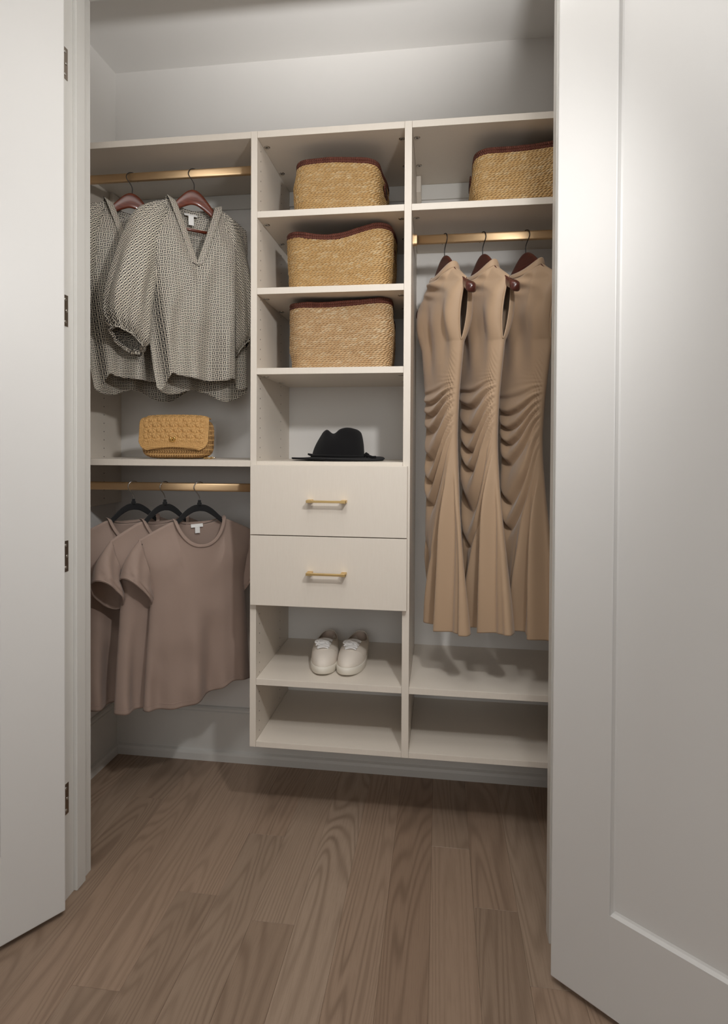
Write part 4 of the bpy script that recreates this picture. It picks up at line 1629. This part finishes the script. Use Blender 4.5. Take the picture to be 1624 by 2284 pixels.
# ------------------------------------------------------------------ felt hat
def hat():
    root = empty('fedora_hat', (0.258, 0.160, 1.1949), math.radians(8))
    tag(root, 'black felt fedora with pinched crown and knotted cord', 'hat')
    n = 120
    th = np.linspace(0, 2 * np.pi, n, endpoint=False)
    c, s = np.cos(th), np.sin(th)
    cxo = 0.0
    rows = []
    # underside edge -> brim top -> crown -> top
    bx, by = 0.160, 0.128
    wav = 0.004 * np.sin(2 * th + 0.6) + 0.0015 * np.sin(3 * th)

    def ring(rx, ry, z, dx=0.0, dz=None):
        rows.append(np.stack([cxo + dx + rx * c, ry * s, z + (dz if dz is not None else 0 * th)], 1))
    ring(0.090, 0.085, 0.004)
    ring(bx - 0.004, by - 0.004, 0.002, 0, np.maximum(wav, -0.001))
    ring(bx, by, 0.0045, 0, wav + 0.0015)
    ring(bx - 0.003, by - 0.003, 0.0075, 0, wav + 0.001)
    for q in (0.7, 0.4, 0.18, 0.05):
        ring(0.092 + (bx - 0.092) * q, 0.080 + (by - 0.080) * q, 0.0085 + 0.004 * (1 - q) ** 3, 0, wav * q)
    # crown: t = 0 at the base, 1 at the crest
    for t in np.linspace(0, 1, 34)[1:]:
        rx = 0.089 * (1 - 0.30 * t ** 1.6)
        ry = 0.078 * (1 - 0.30 * t ** 1.8)
        if t > 0.62:
            q = (t - 0.62) / 0.38
            f = math.sqrt(max(0.0, 1 - q ** 2.3))
            rx *= f
            ry *= f
        z = 0.012 + 0.093 * (math.sin(t * np.pi / 2) ** 0.95)
        x = rx * c
        y = ry * s
        # front (local -x) pinch and centre crease
        top = sst(0.35, 0.95, t)
        xr = x / 0.089
        pin = top * np.exp(-((xr + 0.45) / 0.34) ** 2) * 0.55
        y = y * (1 - pin)
        dz = np.zeros(n)
        crease = top * np.exp(-(y / 0.020) ** 2) * 0.020 * sst(0.7, 0.3, np.abs(xr))
        hump = 0.009 * np.exp(-((xr - 0.36) / 0.40) ** 2) + 0.004 * np.exp(-((xr + 0.62) / 0.16) ** 2) - 0.011 * np.exp(-((xr + 0.26) / 0.20) ** 2)
        dz = top * hump - crease * 0.5
        # dents on the flanks
        y = y - np.sign(s) * 0.006 * np.exp(-((xr + 0.1) / 0.3) ** 2) * np.exp(-((t - 0.62) / 0.2) ** 2)
        x = np.where(x < 0, x * (1 - 0.22 * sst(0.0, 0.7, t)), x)
        rows.append(np.stack([cxo + x + 0.006 * t, y, z + dz], 1))
    V = np.concatenate(rows)
    F = gridfaces(n, len(rows), True) + [tuple((len(rows) - 1) * n + i for i in range(n)), tuple(range(n))[::-1]]
    nb = 8
    Vb = np.concatenate(rows[:nb + 1])
    mobj('brim', Vb, gridfaces(n, nb + 1, True) + [tuple(range(n))[::-1]], M['felt'], root, True, local=True)
    Vc = np.concatenate(rows[nb - 1:])
    m_ = len(rows) - nb + 1
    mobj('crown', Vc, gridfaces(n, m_, True) + [tuple((m_ - 1) * n + i for i in range(n))], M['felt'], root, True, local=True)
    # felt cord round the crown with a knot and tail
    path = np.stack([0.0915 * c, 0.0815 * s, 0.0165 + 0.001 * np.sin(2 * th)], 1)
    V2, F2, UV2 = tubedata(path, 0.0042, 8, True)
    cord = mobj('hat_cord', V2, F2, M['felt'], root, True, local=True)
    kn = tubedata([(0.088, -0.032, 0.018), (0.096, -0.030, 0.024), (0.101, -0.024, 0.021), (0.097, -0.020, 0.014)], [0.004, 0.0058, 0.0055, 0.004], 8)
    tl = tubedata([(0.097, -0.030, 0.018), (0.106, -0.032, 0.016), (0.116, -0.035, 0.013), (0.128, -0.038, 0.0135)], [0.004, 0.0045, 0.0042, 0.004], 8)
    tl2 = tubedata([(-0.086, -0.030, 0.019), (-0.094, -0.030, 0.020), (-0.101, -0.028, 0.0225)], [0.004, 0.004, 0.003], 8)
    mobj('knot', kn[0], kn[1], M['felt'], cord, True, local=True)
    mobj('cord_tail', tl[0], tl[1], M['felt'], cord, True, local=True)
    mobj('cord_tail', tl2[0], tl2[1], M['felt'], cord, True, local=True)


hat()


# ------------------------------------------------------------------ canvas shoes
def shoe(loc, rz, side, label):
    """local -y = toe, +y = heel; side = +1 right shoe in the picture, -1 left"""
    root = empty('canvas_shoe', loc, math.radians(rz))
    tag(root, label, 'shoe', 'pair of white canvas shoes')
    n = 96
    th = np.linspace(0, 2 * np.pi, n, endpoint=False)      # 0 = +x, -pi/2 = toe
    c, s = np.cos(th), np.sin(th)
    L = 0.138

    def outline(grow=0.0):
        y = L * np.sign(s) * np.abs(s) ** 0.86
        k = (y + L) / (2 * L)                                # 0 toe .. 1 heel
        hw = cr(k, [0, 0.08, 0.2, 0.34, 0.55, 0.75, 0.92, 1.0], [0.040, 0.0445, 0.0475, 0.0475, 0.0400, 0.0365, 0.0345, 0.032])
        x = hw * np.sign(c) * np.abs(c) ** 0.80
        bend = 0.008 * side * np.cos(k * np.pi) * -1
        x = x + bend * 0.6
        return np.stack([x * (1 + grow), y * (1 + grow * 0.7)], 1), k
    out, k = outline()
    # sole
    rows = []
    spring = 0.007 * np.clip(1 - k / 0.25, 0, 1) ** 2
    for g, z in ((-0.10, 0.0), (-0.02, 0.0006), (0.015, 0.004), (0.03, 0.016), (0.025, 0.0235), (0.0, 0.0255), (-0.06, 0.0258)):
        o2, _ = outline(g)
        rows.append(np.stack([o2[:, 0], o2[:, 1], z + spring * (1 if z < 0.02 else 0.8)], 1))
    V = np.concatenate(rows)
    F = gridfaces(n, len(rows), True) + [tuple(range(n))[::-1], tuple((len(rows) - 1) * n + i for i in range(n))]
    mobj('sole', V, F, M['rubber'], root, True, local=True)
    # foxing line
    o2, _ = outline(0.033)
    V2, F2, U2 = tubedata(np.stack([o2[:, 0], o2[:, 1], 0.0205 + spring], 1), 0.0012, 6, True)
    # upper: from the sole outline to the tilted opening
    oy0, oy1 = -0.018, 0.130                                # opening front and heel
    ocy, orl = (oy0 + oy1) / 2, (oy1 - oy0) / 2
    opx = 0.0335 * np.sign(c) * np.abs(c) ** 0.85 + 0.0
    opy = ocy + orl * s
    ko = (opy - oy0) / (oy1 - oy0)
    oz = cr(ko, [0, 0.15, 0.4, 0.7, 0.9, 1.0], [0.0760, 0.0720, 0.0625, 0.0590, 0.0640, 0.0680])
    rows = []
    nk = 26
    base, _ = outline(-0.03)
    toe = np.clip(-s, 0, 1)
    for j in range(nk):
        q = j / (nk - 1)
        f = q ** (1.0 + 0.5 * toe)
        px = base[:, 0] * (1 - f) + opx * f
        py = base[:, 1] * (1 - f) + opy * f
        zp = 0.022 + spring * 0.8 * (1 - q)
        prof = np.sin(q * np.pi / 2) ** (0.85 - 0.25 * toe)
        # sides rise almost straight, the vamp slopes up towards the laces
        zz = zp + (oz - 0.022) * (prof * (1 - 0.35 * toe) + 0.35 * toe * (q ** 0.75 * 0.9 + 0.1 * q))
        bul = 0.006 * math.sin(math.pi * q) * (1 - 0.5 * toe)
        px = px + bul * c
        rows.append(np.stack([px, py, zz], 1))
    Vu = np.concatenate(rows)
    up = mobj('upper', Vu, gridfaces(n, nk, True), M['canvas'], root, True, local=True)
    solidify(up, 0.0022, -1.0)
    # lining and insole
    rows2 = []
    for q in np.linspace(1, 0, 8):
        sc = 1 - 0.05 * (1 - q)
        rows2.append(np.stack([opx * 0.93 * (1 + 0.12 * (1 - q)), ocy + (opy - ocy) * 0.965, oz * q + 0.029 * (1 - q) - 0.0015], 1))
    mobj('lining', np.concatenate(rows2), gridfaces(n, 8, True, False, True) + [tuple(7 * n + i for i in range(n))], M['lining'], root, True, local=True)
    # top-line binding
    V2, F2, U2 = tubedata(np.stack([opx * 0.99, opy, oz + 0.0008], 1), 0.0016, 6, True)
    mobj('top_binding', V2, F2, M['canvas'], root, True, local=True)

    # helper: z and point of the vamp surface at (x, y)
    def surf(x, y):
        d2 = (Vu[:, 0] - x) ** 2 + (Vu[:, 1] - y) ** 2
        idx = np.argsort(d2)[:4]
        wt = 1 / (d2[idx] + 1e-8)
        return float((Vu[idx, 2] * wt).sum() / wt.sum())
    # toe seam
    pts = []
    for x in np.linspace(-0.040, 0.040, 30):
        y = -0.082 + 0.030 * (abs(x) / 0.04) ** 1.6
        pts.append((x, y, surf(x, y) + 0.0006))
    pts = np.array(pts)
    for _ in range(4):
        pts[1:-1] = (pts[:-2] + 2 * pts[1:-1] + pts[2:]) / 4
    V2, F2, _ = tubedata(pts, 0.0011, 6)
    mobj('toe_seam', V2, F2, M['canvas'], root, True, local=True)
    # tongue
    Vt = []
    for a in np.linspace(0, 1, 10):
        for b in np.linspace(-1, 1, 9):
            y = -0.066 + a * 0.060
            z = cr(a, [0, 0.6, 1], [surf(0, -0.066) + 0.001, surf(0, -0.028) + 0.002, 0.080])
            Vt.append((b * (0.017 + 0.004 * a), y, float(z) - 0.004 * b * b))
    tg = mobj('tongue', Vt, gridfaces(9, 10), M['canvas'], root, True, local=True)
    solidify(tg, 0.002)
    # laces: crossing bars and a bow
    lp = []
    for i, y in enumerate((-0.072, -0.062, -0.052, -0.042, -0.032, -0.022, -0.012)):
        hw = 0.019 + 0.0012 * i
        zc = cr((y + 0.066) / 0.06, [-0.2, 0, 0.6, 1], [surf(0, -0.076), surf(0, -0.066), surf(0, -0.028), 0.079])
        P = [(t * hw, y + 0.0015 * math.sin(t * 3 + i) + (0.004 * t if i else 0) * (1 if i % 2 else -1), float(zc) + 0.0055 - 0.0055 * t * t) for t in np.linspace(-1, 1, 9)]
        lp.append(tubedata(P, 0.0042, 8, flat=0.55, up=(0, 1, 0.2)))
    zb = 0.088
    ctr = np.array([-0.004, -0.040, zb - 0.004])
    for a0, ln, wd in ((165, 0.026, 0.010), (20, 0.021, 0.008), (120, 0.022, 0.009)):
        t = np.linspace(0, 2 * np.pi, 22)
        lx = ln * (1 - np.cos(t)) / 2
        ly = wd * np.sin(t)
        an = math.radians(a0)
        P = np.stack([ctr[0] + lx * math.cos(an) - ly * math.sin(an), ctr[1] - 0.6 * (lx * math.sin(an) + ly * math.cos(an)) * 0.7, ctr[2] + 0.003 * np.sin(t) - 0.35 * lx * 0.6 + 0.002], 1)
        lp.append(tubedata(P, 0.0038, 8))
    for a0, ln in ((215, 0.028), (330, 0.026)):
        an = math.radians(a0)
        P = [(ctr[0] + q * ln * math.cos(an), ctr[1] + q * ln * math.sin(an) * 0.6 - 0.003 * q, ctr[2] - 0.012 * q * q) for q in np.linspace(0, 1, 8)]
        lp.append(tubedata(P, 0.0032, 8))
    V2, F2, _ = merge(lp)
    mobj('laces', V2, F2, M['lace'], root, True, local=True)
    return root


shoe((0.2125, 0.182, 0.4946), 4, -1, 'white canvas lace-up shoe, left of the pair')
shoe((0.3135, 0.186, 0.4946), -2, 1, 'white canvas lace-up shoe, right of the pair')
